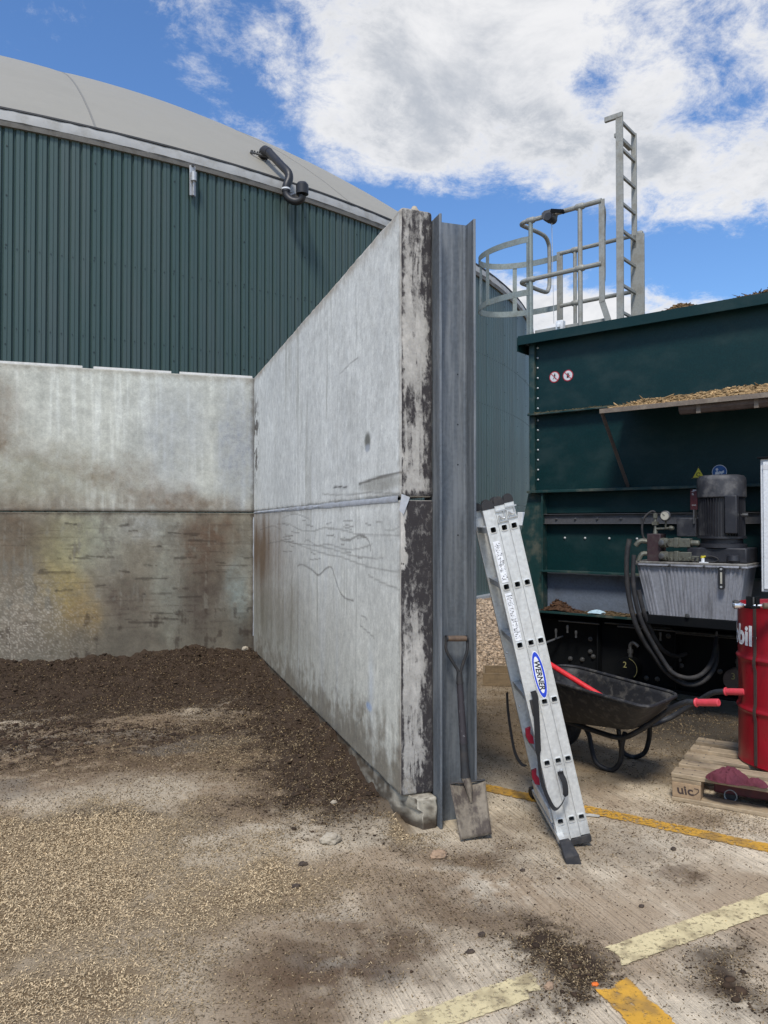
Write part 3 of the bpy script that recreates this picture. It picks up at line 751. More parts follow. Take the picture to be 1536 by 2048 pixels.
def paint_back(V, axis, side):
    X, Z = V[:, 0], V[:, 2]
    n = fbm(X * 3, Z * 3, 5, 100, .6); nf = fbm(X * 17, Z * 17, 5, 101, .7); st = streak(X * 22, Z * 1.3, 5, 102, .6); hs = streak(Z * 55, X * 2.2, 4, 103, .6); nm = fbm(X * 7, Z * 7, 5, 109, .65)
    conv = lambda px, py: (lambda p: (p.x, p.z))(onY(px, py, BACK_Y))
    w1 = (fbm(X * 5, Z * 3, 5, 104) - .5) * .30; w2 = (fbm(X * 5 + 9, Z * 5, 5, 105) - .5) * .34
    b_ = mkblob(X + w1, Z + w2, conv)
    b = lambda px, py, rx, ry, p=1.3: b_(px, py, rx * 1.15, ry * 1.15, p) * (.35 + .95 * nf) + 0 * X
    KB = 1.0
    c = np.tile(lin([190, 190, 178]) * KB, (len(X), 1)) * (.76 + .48 * nm)[:, None] * (.86 + .28 * st)[:, None] * (.84 + .32 * nf)[:, None]
    c = mixc(c, lin([226, 228, 220]) * KB, sstep(.5, .72, st) * .35)
    c = mixc(c, lin([150, 156, 166]) * K, np.maximum(b(480, 900, 45, 130), .6 * b(350, 880, 70, 120)) * .75 * (.5 + st))  # side wall's soft bluish shadow near the corner, painted into the colour
    c = mixc(c, lin([160, 152, 136]) * K, sstep(.10, .02, 3.0 - Z + (nf - .5) * .1) * .6)
    br = lin([122, 102, 80]) * K
    up = np.maximum(b(-10, 860, 50, 50), .75 * b(-10, 800, 45, 60))
    for q in ((60, 905, 60, 22, .6), (130, 935, 70, 26, .6), (220, 950, 70, 26, .75), (290, 985, 70, 28, .7), (370, 1010, 70, 16, .85), (330, 1000, 90, 20, .8), (60, 1000, 130, 36, .75), (30, 960, 90, 30, .5), (100, 905, 22, 12, .5)):
        up = np.maximum(up, q[4] * b(*q[:4]))
    c = mixc(c, br, up * (Z > 1.57) * (.35 + 1.0 * st) * 1.05)
    c = mixc(c, lin([150, 146, 120]) * K, .55 * b(60, 960, 160, 60) * (Z > 1.57))
    low = (Z < 1.576)
    cl = np.tile(lin([150, 142, 124]) * K, (len(X), 1)) * (.75 + .5 * n)[:, None] * (.85 + .3 * st)[:, None]
    for px, py, rx, ry, colr, a in ((30, 1100, 75, 90, [104, 88, 70], .8), (70, 1060, 80, 25, [98, 82, 66], .6), (130, 1170, 44, 80, [164, 142, 84], .85), (165, 1230, 40, 40, [152, 124, 72], .7), (180, 1080, 60, 55, [158, 162, 146], .85),
                             (130, 1100, 50, 60, [158, 150, 108], .7), (260, 1195, 50, 60, [84, 70, 60], .85), (300, 1060, 55, 25, [166, 168, 162], .75), (340, 1150, 26, 120, [160, 164, 150], .75), (400, 1110, 55, 75, [92, 72, 58], .85), (420, 1060, 60, 22, [98, 76, 60], .7),
                             (400, 1210, 55, 60, [72, 60, 54], .85), (475, 1205, 24, 60, [142, 154, 150], .8), (490, 1100, 20, 60, [130, 130, 120], .6), (250, 1285, 300, 36, [84, 76, 66], .75), (330, 1270, 14, 20, [160, 158, 140], .5),
                             (490, 1280, 26, 40, [62, 52, 44], .8), (40, 1250, 80, 60, [140, 128, 112], .65)):
        cl = mixc(cl, lin(colr) * K, a * np.clip(b(px, py, rx, ry, 1.3) * (.45 + .55 * n + .5 * st), 0, 1))
    cl = cl * (.7 + .6 * nf)[:, None] * (.8 + .4 * nm)[:, None]
    cl = mixc(cl, lin([62, 50, 42]) * K, sstep(.60, .66, hs * .55 + nf * .25 + nm * .22) * .30 * sstep(.25, .5, Z) * sstep(1.56, 1.4, Z))
    cl = mixc(cl, lin([60, 48, 40]) * K, sstep(.56, .66, st * .35 + nm * .65) * .6)
    cl = mixc(cl, lin([170, 166, 150]) * K, sstep(.54, .64, nm * .5 + st * .5) * .35 * (Z > .6))
    cl = mixc(cl, lin([196, 186, 168]) * K, sstep(.60, .66, fbm(X * 105, Z * 105, 2, 110)) * .8 * b(40, 1250, 110, 75))
    r_ = random.Random(5); scr = np.zeros(len(X))
    for i in range(34):
        cx_, cy_ = r_.choice(((120, 1065), (160, 1150), (300, 1090), (290, 1150), (400, 1130), (330, 1200), (90, 1120), (430, 1125), (220, 1240), (380, 1060)))
        px = cx_ + r_.gauss(0, 35); py = cy_ + r_.gauss(0, 22); L_ = r_.uniform(10, 70)
        p0 = conv(px, py); p1 = conv(px + L_, py + r_.uniform(-3, 3)); sel = (np.abs(Z - p0[1]) < .08)
        dd = segdist(X[sel], Z[sel], [p0, p1]); k = (X[sel] - p0[0]) / max(p1[0] - p0[0], 1e-3)
        wd_ = r_.uniform(.004, .012) * (.3 + 1.2 * vnoise(k * 5 + i, k * 0, 7))
        scr[sel] = np.maximum(scr[sel], sstep(wd_ * 1.5, wd_ * .4, dd + (nf[sel] - .5) * .022))
    cl = mixc(cl, lin([50, 40, 34]) * K, scr * (.25 + .6 * nm))
    c = np.where(low[:, None], cl, c)
    c = mixc(c, lin([112, 94, 76]) * K, .8 * (Z > 1.576) * sstep(.22, .0, Z - 1.576 + (st - .5) * .35) * (.3 + n) * b(250, 1010, 330, 60))
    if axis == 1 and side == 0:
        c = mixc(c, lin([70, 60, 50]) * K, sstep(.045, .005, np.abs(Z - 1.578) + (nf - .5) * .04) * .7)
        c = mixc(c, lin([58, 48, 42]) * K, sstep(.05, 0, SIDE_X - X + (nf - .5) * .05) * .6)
    lum = c.mean(1)
    return np.c_[c, 1 - np.clip((.30 - lum) * 1.1, 0, .30) - .06 * sstep(.1, .0, 3.0 - Z)]
SCR = [((564, 1036), (590, 1028), (619, 1038)), ((553, 1049), (575, 1047), (601, 1060), (626, 1062), (648, 1056), (685, 1060), (714, 1068), (758, 1071), (799, 1071)),
       ((535, 1087), (568, 1082), (590, 1087), (626, 1100), (656, 1109), (685, 1115), (714, 1126), (758, 1139), (799, 1143)), ((568, 1083), (608, 1089), (656, 1096), (700, 1110), (729, 1115), (766, 1117)),
       ((608, 1085), (615, 1080), (634, 1091), (656, 1088), (685, 1097), (714, 1098), (744, 1089)), ((681, 1078), (696, 1081), (718, 1071), (733, 1076), (740, 1089), (741, 1101)),
       ((595, 1132), (604, 1129), (623, 1139), (637, 1150), (652, 1137), (663, 1135), (670, 1155), (680, 1184), (692, 1197), (707, 1201)), ((736, 1150), (766, 1166), (799, 1179)), ((722, 1230), (734, 1238)), ((720, 1250), (749, 1276)), ((709, 1452), (724, 1437)),
       ((645, 988), (685, 990), (736, 985), (799, 988)), ((680, 748), (700, 728), (716, 716)), ((520, 1060), (545, 1052), (560, 1058)), ((770, 1059), (785, 1060), (798, 1054))]
def paint_side(V, axis, side):
    Y, Z = V[:, 1], V[:, 2]
    if axis == 1 and side == 0: return paint_end(V)
    n = fbm(Y * 2.4, Z * 2.4, 5, 200, .6); nf = fbm(Y * 14, Z * 17, 5, 201, .65); st = streak(Y * 9, Z * .9, 5, 202, .6); fl = streak(Y * 55, Z * 16, 3, 203, .6)
    conv = lambda px, py: (lambda p: (p.y, p.z))(onX(px, py, SIDE_X))
    w1 = (fbm(Y * 4, Z * 3, 5, 204) - .5) * .2; w2 = (fbm(Y * 4 + 9, Z * 4, 5, 205) - .5) * .2
    b = mkblob(Y + w1, Z + w2, conv)
    b0 = mkblob(Y, Z, conv)
    c = np.tile(np.array([1., 1, 1]), (len(Y), 1))
    t = sstep(.3, 1.9, Z)[:, None]
    c = lin([190, 188, 176]) * 1.05 * (1 - t) + lin([202, 203, 198]) * 1.05 * t
    c = c * (.82 + .36 * n)[:, None] * (.92 + .16 * st)[:, None] * (.84 + .32 * fl)[:, None] * (.9 + .2 * nf)[:, None]
    c = mixc(c, lin([150, 148, 136]) * K, sstep(.58, .74, st) * .45 * (.4 + n))
    c = mixc(c, lin([214, 216, 214]) * K, sstep(.62, .75, fbm(Y * 11, Z * .8, 4, 222)) * .3)
    c = mixc(c, lin([120, 100, 80]) * K, np.clip(np.maximum(b(515, 1100, 45, 90), .5 * b(530, 1180, 60, 60)) * (.5 + st), 0, 1) * (Z < 1.57))
    c = mixc(c, lin([112, 104, 84]) * K, .7 * b(540, 1250, 60, 90) * (.4 + st))
    c = mixc(c, lin([110, 98, 78]) * K, .75 * sstep(.32, 0, Z - .147 + (nf - .5) * .4 + (st - .5) * .5))
    c = mixc(c, lin([60, 50, 38]) * K, .75 * b(655, 1470, 26, 30) * sstep(.4, .6, nf))
    c = mixc(c, lin([150, 134, 112]) * K, .7 * sstep(.10, .0, np.abs(3.0 - Z) + (nf - .5) * .1) * (.3 + n))
    c = mixc(c, lin([60, 48, 38]) * K, .9 * b0(512, 880, 6, 90, 2) * sstep(.48, .56, nf))
    # straight grout runs down from the top edge
    for px, w_ in ((596, .016), (712, .014), (640, .008), (530, .012)):
        yy = conv(px, 800)[0]
        c = mixc(c, lin([134, 132, 122]) * K, .38 * sstep(w_, w_ * .3, np.abs(Y - yy + (fbm(Z * 4, Z * 0, 3, 230) - .5) * .03)) * sstep(.25, .6, fbm(Y * 30, Z * 2, 3, 231)))
    c = mixc(c, lin([132, 128, 116]) * K, .6 * b0(760, 968, 44, 16, 3))
    c = mixc(c, lin([92, 88, 80]) * K, .8 * sstep(.010, .003, segdist(Y, Z, [conv(718, 968), conv(760, 954), conv(801, 945)])))
    c = mixc(c, lin([96, 96, 88]) * K, .9 * b0(735, 882, 6, 18, 3)); c = mixc(c, lin([170, 176, 184]) * K, .9 * b0(735, 896, 5, 8, 3))
    c = mixc(c, lin([160, 178, 205]) * K, .9 * b0(738, 1413, 6, 9, 3)); c = mixc(c, lin([205, 212, 218]) * K, .5 * b0(742, 1370, 5, 60))
    for i, L_ in enumerate(SCR):
        pts = [conv(*q) for q in L_]; wd = .010 if i in (5, 6) else .007
        if len(pts) > 2:
            sp = smooth_path([(p[0], p[1], 0) for p in pts], 5); pts = [(p.x, p.y) for p in sp]
        dd = segdist(Y, Z, pts)
        c = mixc(c, lin([96, 92, 84]) * K, (.60 if i in (5, 6) else .42) * sstep(wd, wd * .3, dd + (nf - .5) * .0025) * (.55 + .9 * n))
    r_ = random.Random(9)
    for i in range(26):
        px = r_.uniform(560, 780); py = r_.uniform(1040, 1120); p0 = conv(px, py); p1 = conv(px + r_.uniform(6, 22), py + r_.uniform(-3, 5))
        c = mixc(c, lin([110, 106, 98]) * K, sstep(.006, .002, segdist(Y, Z, [p0, p1])) * .6)
    for q in ((671, 974), (680, 974), (690, 975)):
        c = mixc(c, lin([50, 48, 46]) * K, .9 * b0(q[0], q[1], 5, 2, 2))
    jt = np.abs(Z - 1.577)
    c = mixc(c, lin([120, 112, 100]) * K, .5 * sstep(.05, 0, jt + (nf - .5) * .05))
    c = mixc(c, lin([128, 116, 104]) * K, .5 * sstep(.05, .0, Y - END_Y + (nf - .5) * .05))
    lum = c.mean(1)
    return np.c_[c, 1 - np.clip((.36 - lum) * .8, 0, .25)]
def paint_end(V):
    X, Z = V[:, 0], V[:, 2]
    nf = fbm(X * 34, Z * 22, 6, 301, .7); st = streak(X * 40, Z * 5, 5, 302, .65); n = fbm(X * 9, Z * 4, 5, 303, .6); wv = fbm(X * 3, Z * 7, 4, 306)
    u = (X - SIDE_X) / .167
    c = np.tile(lin([186, 182, 174]), (len(X), 1)) * (.60 + .7 * nf)[:, None]
    edge = np.maximum(.75 * sstep(.16, .0, u + (nf - .5) * .2), sstep(.60 - .25 * (wv - .4), 1.0, u + (nf - .5) * .5))
    up = .27 + .34 * (n - .3) + .75 * edge + .34 * sstep(.16, .0, np.abs(Z - 2.03) + (n - .5) * .3) + .22 * sstep(2.35, 2.85, Z) + .30 * sstep(.52, .62, st) + .45 * sstep(.03, 0, Z - 1.60 + (nf - .5) * .03)
    lo = .30 + .50 * (n - .35) + .80 * sstep(.72, 1.40, Z + (n - .5) * .5) + .75 * sstep(.60 - .3 * (wv - .4), .92, u + (nf - .5) * .5) + .5 * sstep(.14, 0, u) + .30 * sstep(.5, .62, st) + .25 * sstep(.45, .2, Z)
    pale = (Z < 1.577) & (Z > 1.24 + .25 * (nf - .5))
    lo = np.where(pale, lo * (1 - .9 * sstep(.24, .12, u + (nf - .5) * .25)), lo)
    tar = np.clip(np.where(Z > 1.577, up, lo), 0, 1)
    c = mixc(c, lin([140, 128, 106]), .6 * sstep(.30, .15, Z) * sstep(.42, .55, nf))
    c = mixc(c, np.array([.05, .045, .045]), .5 * tar ** 1.3)
    return np.c_[c, .86 - .45 * tar]

bw = empty('retaining_wall', (-1.0, BACK_Y, 0), label='stained back wall of the silage bay, running left under the green tank', cat='wall')
sw = empty('retaining_wall', (SIDE_X, 5.5, 0), label='pale side wall of the bay ending in a black and white mottled end beside the steel post', cat='wall')
def reparent(o, p):
    o.parent = p; o.location = -p.location; return o
def rp_all(root, *objs):
    for o in objs: reparent(o, root)
XB = 1.421
rp_all(bw,
    slab('lower_panel', M['concrete'], (-6, XB), (BACK_Y, BACK_Y + .17), (.0, 1.572), (.011, .2, .011), .008, paint_back, None, ((-2.3, 1.3), None, None)),
    slab('upper_panel', M['concrete'], (-6, XB), (BACK_Y, BACK_Y + .17), (1.582, 2.985), (.011, .2, .011), .012, paint_back, None, ((-2.3, 1.3), None, None)))
rp_all(sw,
    slab('lower_panel', M['concrete'], (SIDE_X, XB), (END_Y, BACK_Y - .004), (.149, 1.570), (.005, .010, .0085), .008, paint_side, None),
    slab('upper_panel', M['concrete'], (SIDE_X, XB), (END_Y - .003, BACK_Y - .004), (1.586, 2.995), (.005, .010, .0085), .018, paint_side, None))
for x0, x1 in ((-6, -.42), (-.32, .42), (.50, 1.24)):  # pale strips standing in for sunlight on the wall top's chamfer
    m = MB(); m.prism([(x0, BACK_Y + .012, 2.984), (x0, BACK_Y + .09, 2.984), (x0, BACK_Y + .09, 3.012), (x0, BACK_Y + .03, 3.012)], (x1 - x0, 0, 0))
    reparent(m.build('lit_chamfer_strip', M['lit_chamfer_splinter'], None, bevel=.004), bw)
# sealant squeezed out of the side wall's bed joint, and down the corner
m = MB()
ys = np.arange(END_Y + .03, BACK_Y - .01, .04)
prof = []
for i, y in enumerate(ys):
    w = .008 + .007 * float(vnoise(np.array([y * 7]), np.array([0.]), 3)[0]) + .006 * (1 - (y - END_Y) / 4.6); prof.append((y, w))
vs_ = []; fs_ = []
for y, w in prof: vs_ += [(SIDE_X + .02, y, 1.578 - w), (SIDE_X - .002, y, 1.578 - w * .9), (SIDE_X - .006, y, 1.578), (SIDE_X - .002, y, 1.578 + w * .9), (SIDE_X + .02, y, 1.578 + w)]
for i in range(len(prof) - 1):
    for k in range(4): a = i * 5 + k; fs_.append((a, a + 5, a + 6, a + 1))
m.add(vs_, fs_)
reparent(m.build('sealant_bead', M['seal'], None), sw)
m = MB(); zs = np.arange(.3, 1.56, .03)
m.tube([(SIDE_X - .001, BACK_Y - .004, z) for z in zs], [.002 + .007 * float(vnoise(np.array([z * 20]), np.array([1.]), 4)[0]) for z in zs], 6)
reparent(m.build('sealant_bead', M['seal'], None), sw)
m = MB(); m.add([(SIDE_X + .002, END_Y - .006, 1.60), (SIDE_X + .045, END_Y - .007, 1.585), (SIDE_X + .012, END_Y - .007, 1.50), (SIDE_X - .004, END_Y + .01, 1.52)], [(0, 1, 2, 3)])
reparent(m.build('sealant_smear', M['seal'], None), sw)
m = MB(); m.lathe([(.030, 0), (.028, .018), (.017, .03), (.012, .042), (.005, .046)], (SIDE_X + .09, END_Y + .05, 2.985), n=9)
reparent(m.build('mortar_lump', M['stone_pale'], None), sw)
# kerb under the side wall: front corner broken off at an angle
def paint_kerb(V, axis, side):
    n = fbm(V[:, 0] * 9 + V[:, 1] * 9, V[:, 2] * 14, 5, 400, .6); nf = fbm(V[:, 0] * 40 + V[:, 1] * 40, V[:, 2] * 40, 4, 401, .6)
    c = np.tile(lin([186, 178, 160]) * K, (len(V), 1)) * (.6 + .8 * nf)[:, None]
    c = mixc(c, lin([70, 58, 44]) * K, sstep(.46, .60, nf * .55 + n * .5) * .8)
    c = mixc(c, lin([92, 76, 56]) * K, sstep(3.7, 4.6, V[:, 1] + (n - .5)) * .85)
    c = mixc(c, lin([60, 48, 36]) * K, .8 * sstep(.06, .02, V[:, 2] + (nf - .5) * .05))
    return np.c_[c, np.ones(len(V))]
kb = slab('kerb', M['concrete'], (SIDE_X + .012, XB - .003), (3.44, BACK_Y - .01), (-.05, .147), (.02, .03, .015), .012, paint_kerb, None)
for v in kb.data.vertices:   # chamfer the front corner and lean the front
    if v.co.y < 3.62:
        t = (3.62 - v.co.y) / .18
        v.co.x = max(v.co.x, SIDE_X + .012 + .075 * t * (1.0 if v.co.z < .10 else .65))
        v.co.x += 0.006 * mnoise.noise(v.co * 25)
        v.co.y += 0.010 * mnoise.noise(v.co * 18)
reparent(kb, sw)

# ================================================================== STEEL POST
post = empty('steel_post', (1.519, 3.515, 0), label='grey galvanised I section post standing against the mottled wall end', cat='post')
T_ = 2.955
m = MB(); m.box(-.096, -.084, -.10, .105, 0, T_); m.build('flange', M['post'], post, bevel=.002)
m = MB(); m.box(.084, .096, -.10, .105, 0, T_ - .004); m.build('flange', M['post'], post, bevel=.002)
m = MB(); m.box(-.0838, .0838, -.004, .006, 0, T_ - .002); m.build('web', M['post'], post)
m = MB()
for sx in (-1, 1):       # root radius where web meets flange
    pts = []
    for k in range(6):
        a = PI / 2 * k / 5
        pts.append((sx * (.0838 - .014 + .014 * math.sin(a)), -.004 - .014 + .014 * math.cos(a)))
    poly = [(sx * .0838, -.004, .001)] + [(p[0], p[1], .001) for p in pts]
    m.prism(poly, (0, 0, T_ - .006))
m.build('root_fillet', M['post'], post)
m = MB(); m.cyl((-.058, -.0045, 2.90), (-.058, -.0055, 2.90), .007, n=12); m.build('bolt_hole', M['sign_black'], post)
for z in (2.2, 1.95, 1.75, 1.4): MB().cyl((.040, -.0045, z), (.040, -.0055, z), .004, n=8).build('bolt_hole', M['sign_black'], post)

# ================================================================== GAS STORAGE TANK
tank_c = C(-11.276, 23.625); TR, EAVE_Z, RISE = 15.553, EYE + 5.1, 5.85
tank = empty('storage_tank', tank_c, label='big round green clad tank with a pale domed membrane roof behind the walls', cat='tank')
NP = 94; RIBS = 8                       # cladding sheets, ribs in each
dA = 2 * PI / NP
def rr(a, off): return (math.cos(a) * (TR + off), math.sin(a) * (TR + off))
m = MB(); vs_ = []; seq = []
pr = dA / RIBS
for k in range(RIBS):
    a0 = k * pr
    for fr, off in ((0, 0), (.12, -.028), (.20, -.030), (.32, .0), (.62, .001), (.64, -.006), (.68, -.006), (.70, 0)): seq.append((a0 + fr * pr, off))
seq.append((dA, 0))
seq[0] = (0, .0015); seq[-1] = (dA, .0)
for a, off in seq:
    x, y = rr(a - dA / 2, off); vs_ += [(x, y, 0.05), (x, y, EAVE_Z - .10)]
m.add(vs_, [(2 * i, 2 * i + 2, 2 * i + 3, 2 * i + 1) for i in range(len(seq) - 1)])
me_p = m.mesh('cladding_panel', M['cladding'], smooth=False)
toward = math.atan2(-tank_c.y, -tank_c.x)
for k in range(NP):
    a = (toward + k * dA + .3 * dA)
    o = put(bpy.data.objects.new('cladding_panel', me_p), tank); o.rotation_euler = (0, 0, a)
m = MB()
for k in range(-14, 16):
    for zz in np.arange(.6, EAVE_Z - .3, .62):
        a = toward + k * dA + .3 * dA - dA / 2 + .5 * pr
        x, y = rr(a, .004); o = Vector((math.cos(a), math.sin(a), 0)); m.cyl(Vector((x, y, zz)) - o * .006, Vector((x, y, zz)) + o * .004, .010, n=6)
    for j in range(8):
        for zz in (1.9, 3.9, 4.9):
            a = toward + k * dA + .3 * dA - dA / 2 + (j + .45) * pr
            x, y = rr(a, .004); o = Vector((math.cos(a), math.sin(a), 0)); m.cyl(Vector((x, y, zz)) - o * .006, Vector((x, y, zz)) + o * .004, .008, n=5)
tag(m.build('cladding_screws', M['screw'], tank, smooth=False), kind='stuff')
def ring(prof, mat, name, n=360, wob=0):
    mm_ = MB(); vs_ = []
    for i in range(n):
        a = 2 * PI * i / n
        for j, (r_, z_) in enumerate(prof):
            w = wob * (float(vnoise(np.array([i * .9 + j * 7]), np.array([j * .5]), 9)[0]) - .5)
            vs_.append((math.cos(a) * (r_ + w), math.sin(a) * (r_ + w), z_ + w * .4))
    k = len(prof); fs_ = []
    for i in range(n):
        j = (i + 1) % n
        for q in range(k): q2 = (q + 1) % k; fs_.append((i * k + q, j * k + q, j * k + q2, i * k + q2))
    mm_.add(vs_, fs_); return mm_.build(name, mat, tank)
ring([(TR - .05, EAVE_Z - .14), (TR + .035, EAVE_Z - .14), (TR + .045, EAVE_Z - .07), (TR - .05, EAVE_Z - .07)], M['drip'], 'drip_edge')
ring([(TR - .05, EAVE_Z - .072), (TR + .05, EAVE_Z - .072), (TR + .045, EAVE_Z + .0), (TR + .02, EAVE_Z + .07), (TR - .06, EAVE_Z + .085)], M['flash'], 'membrane_skirt', 900, .016)
ring([(TR + .012, EAVE_Z + .075), (TR + .034, EAVE_Z + .075), (TR + .034, EAVE_Z + .097), (TR + .012, EAVE_Z + .097)], M['cable'], 'edge_cable')
RS = (TR * TR + RISE * RISE) / (2 * RISE); DZ0 = EAVE_Z + .09 - (RS - RISE)
NG = 24; gA = 2 * PI / NG
vs_ = []; nr, na = 24, 14
for i in range(nr + 1):
    r_ = TR * (1 - i / nr)
    for j in range(na + 1):
        a = gA * j / na - gA / 2
        puff = .05 * math.sin(PI * j / na) ** .5 * math.sin(PI * min(1, i / nr * 1.0)) if 0 < j < na else 0
        z_ = DZ0 + math.sqrt(RS * RS - r_ * r_) + puff
        vs_.append((r_ * math.cos(a), r_ * math.sin(a), z_))
fs_ = [(i * (na + 1) + j, i * (na + 1) + j + 1, (i + 1) * (na + 1) + j + 1, (i + 1) * (na + 1) + j) for i in range(nr) for j in range(na)]
m = MB(); m.add(vs_, fs_); me_g = m.mesh('membrane_panel', M['membrane'], angle=60)
seam_off = math.atan2(*(lambda p: (p.y, p.x))(P(195, 262, 9.9) - tank_c))
m = MB(); sp_ = []
for i in range(0, nr + 1):
    r_ = max(TR * (1 - i / nr), .3); sp_.append((r_, DZ0 + math.sqrt(RS * RS - r_ * r_) + .002))
vs_ = []
for r_, z_ in sp_: vs_ += [(r_, -.022, z_ - .02), (r_, -.012, z_ + .006), (r_, .012, z_ + .006), (r_, .022, z_ - .02)]
m.add(vs_, [(4 * i + q, 4 * i + 4 + q, 4 * i + 5 + q, 4 * i + 1 + q) for i in range(len(sp_) - 1) for q in range(3)])
M['seam'] = pm('membrane_seam', (.20, .19, .165), .6)
me_s = m.mesh('membrane_seam', M['seam'])
for k in range(NG):
    o = put(bpy.data.objects.new('membrane_panel', me_g), tank); o.rotation_euler = (0, 0, seam_off + k * gA + gA / 2)
    o = put(bpy.data.objects.new('membrane_seam', me_s), tank); o.rotation_euler = (0, 0, seam_off + k * gA)
m = MB(); m.lathe([(TR + .16, -.05), (TR + .16, .05), (TR - .3, .05), (TR - .3, -.05)], (0, 0, 0), n=160); m.build('foundation_ring', M['galv'], tank)
TI = Vector(tank_c)
def tank_hit(px, py, off=0.0):
    """point where the sight line meets the tank wall (radius + off)"""
    a, b = ray(px, py); d = C(a, 1, 0); Rr = TR + off
    A = d.dot(d); Bq = -2 * d.dot(TI); Cq = TI.dot(TI) - Rr * Rr
    t = (-Bq - math.sqrt(max(Bq * Bq - 4 * A * Cq, 0))) / (2 * A)
    return Vector((d.x * t, d.y * t, EYE + b * t))
# vent pipe
base = tank_hit(575, 392)
D0 = base.x * SY + base.y * CYW
def TP(px, py, D): return P(px, py, D) - TI
pth = smooth_path([TP(527, 312, D0 + .62), TP(526, 303, D0 + .45), TP(534, 301, D0 + .30), TP(548, 315, D0 + .12), TP(563, 331, D0 - .05), TP(576, 345, D0 - .17), TP(578, 358, D0 - .20), TP(573, 372, D0 - .22), TP(572, 384, D0 - .22)], 6)
vp = MB().tube(pth, .062, 16).build('vent_pipe', M['plastic'], tank)
MB().tube([pth[0], pth[0] + (pth[1] - pth[0]) * 2, pth[10], pth[14]], [.085, .08, .07, .066], 16).build('pipe_collar', M['rubber'], vp)
MB().cyl(TP(572, 377, D0 - .22), TP(572, 380, D0 - .22), .066, n=20).build('hose_band', M['white_paint'], vp)
pth2 = smooth_path([TP(572, 378, D0 - .22), TP(573, 390, D0 - .22), TP(580, 399, D0 - .23), TP(591, 403, D0 - .24), TP(601, 400, D0 - .25), TP(605, 391, D0 - .26)], 6)
MB().tube(pth2, .056, 16).build('bend', M['plastic'], vp)
m = MB(); q0 = TP(604.5, 389, D0 - .26); q1 = TP(604.5, 366, D0 - .26)
m.tube([q0, q0 * .98 + q1 * .02, q0 * .2 + q1 * .8, q0 * .15 + q1 * .85, q1], [.066, .092, .094, .088, .07], 22); m.build('filter_cap', M['plastic'], vp)
m = MB(); cc_ = TP(528, 313, D0 + .58)
up_ = Vector((0, 0, 1)); outw = (P(528, 313, D0) - TI); outw.z = 0; outw.normalize(); nrm_ = (outw * .42 + up_ * .9).normalized()
tn1 = nrm_.cross(up_).normalized(); tn2 = nrm_.cross(tn1)
for i in range(22):
    a = 2 * PI * i / 22; p_ = cc_ + (tn1 * math.cos(a) + tn2 * math.sin(a)) * .21
    m.cyl(p_ - nrm_ * .02, p_ + nrm_ * .035, .013, n=6)
rp_ = [cc_ + (tn1 * math.cos(2 * PI * i / 30) + tn2 * math.sin(2 * PI * i / 30)) * .21 for i in range(30)]
m.tube(rp_, .018, 6, closed=True)
m.build('clamp_ring', M['cable'], vp)
m = MB(); q = tank_hit(590, 385) - TI; m.bar(q, TP(574, 392, D0 - .2), .05, .02); m.bar(q + Vector((.1, 0, 0)), TP(600, 392, D0 - .24), .05, .02); m.build('pipe_bracket', M['galv'], vp)
# over-pressure tube on the cladding
q0 = tank_hit(385, 332, .05) - TI; q1 = tank_hit(385, 392, .05) - TI
m = MB(); m.bar(q0, q1, .085, .02, up=(q0.x, q0.y, 0)); br_ = m.build('bracket', M['galv'], tank, bevel=.004)
a0 = q0.lerp(q1, .25); a1 = q0.lerp(q1, .56); ov = Vector((q0.x, q0.y, 0)).normalized() * .05
MB().tube([a0 + ov, a0.lerp(a1, .05) + ov, a0.lerp(a1, .95) + ov, a1 + ov], [.02, .042, .042, .02], 14).build('spring_canister', M['galv'], br_)
MB().tube([a1 + ov, q1 + ov * .6], .012, 8).build('rod', M['galv'], br_)
MB().cyl(q0 + ov * .2, q0 + ov * .6, .018, n=10).build('bolt', M['cable'], br_)
MB().cyl(q1 + ov * .2, q1 + ov * .6, .018, n=10).build('bolt', M['cable'], br_)
# junction box low on the wall
q = tank_hit(1043, 1037, .12) - TI; m = MB(); u_ = Vector((q.x, q.y, 0)).normalized(); s_ = u_.cross(Vector((0, 0, 1)))
m.bar(q - Vector((0, 0, .16)), q + Vector((0, 0, .14)), .30, .12, up=u_); m.build('junction_box', M['white_paint'], tank, bevel=.01)
# ================================================================== FEED HOPPER (big dark green machine)
MO = C(1.327, 7.0)
MROT = -math.atan2(.8477, .5304)
MX = Vector((math.cos(MROT), math.sin(MROT), 0)); MY = Vector((-math.sin(MROT), math.cos(MROT), 0))   # along the face, into the machine
def mp(a, y, z): return Vector((a, y, z))
def toM(w): d = Vector(w) - MO; return Vector((d.dot(MX), d.dot(MY), w[2]))
def faceM(px, py, b=0.0):
    """machine-local point seen at a photo position, on the plane b metres in front of the face"""
    r, k = ray(px, py); s, c_ = .7716, .6361
    l0, d0 = 1.327 - .6361 * b, 7.0 - .7716 * b
    a = (r * d0 - l0) / (s + c_ * r); D = d0 - c_ * a
    return Vector((a, -b, EYE + k * D))
mach = empty('feed_hopper', MO, (0, 0, MROT), 'big dark green steel feed hopper with railed platform and silage on top', 'machine')
LEN = 7.5; TOPZ = 3.17
m = MB(); m.box(.03, LEN, .06, 2.4, .72, TOPZ - .02); m.build('hopper_body', M['mach'], mach)
def sheet(name, a0, a1, z0, z1, mat='mach', y=.03, t=.03):
    return MB().box(a0, a1, y, y + t - .002, z0, z1).build(name, M[mat], mach)
sheet('side_sheet', .03, LEN, 2.452, 3.118)
sheet('side_sheet', .03, LEN, 1.762, 2.438)
sheet('side_sheet', .14, LEN, 1.557, 1.735)
sheet('side_sheet', .14, LEN, 1.05, 1.452)
sheet('side_sheet', .15, LEN, .70, 1.032, 'mach_grey', .045)
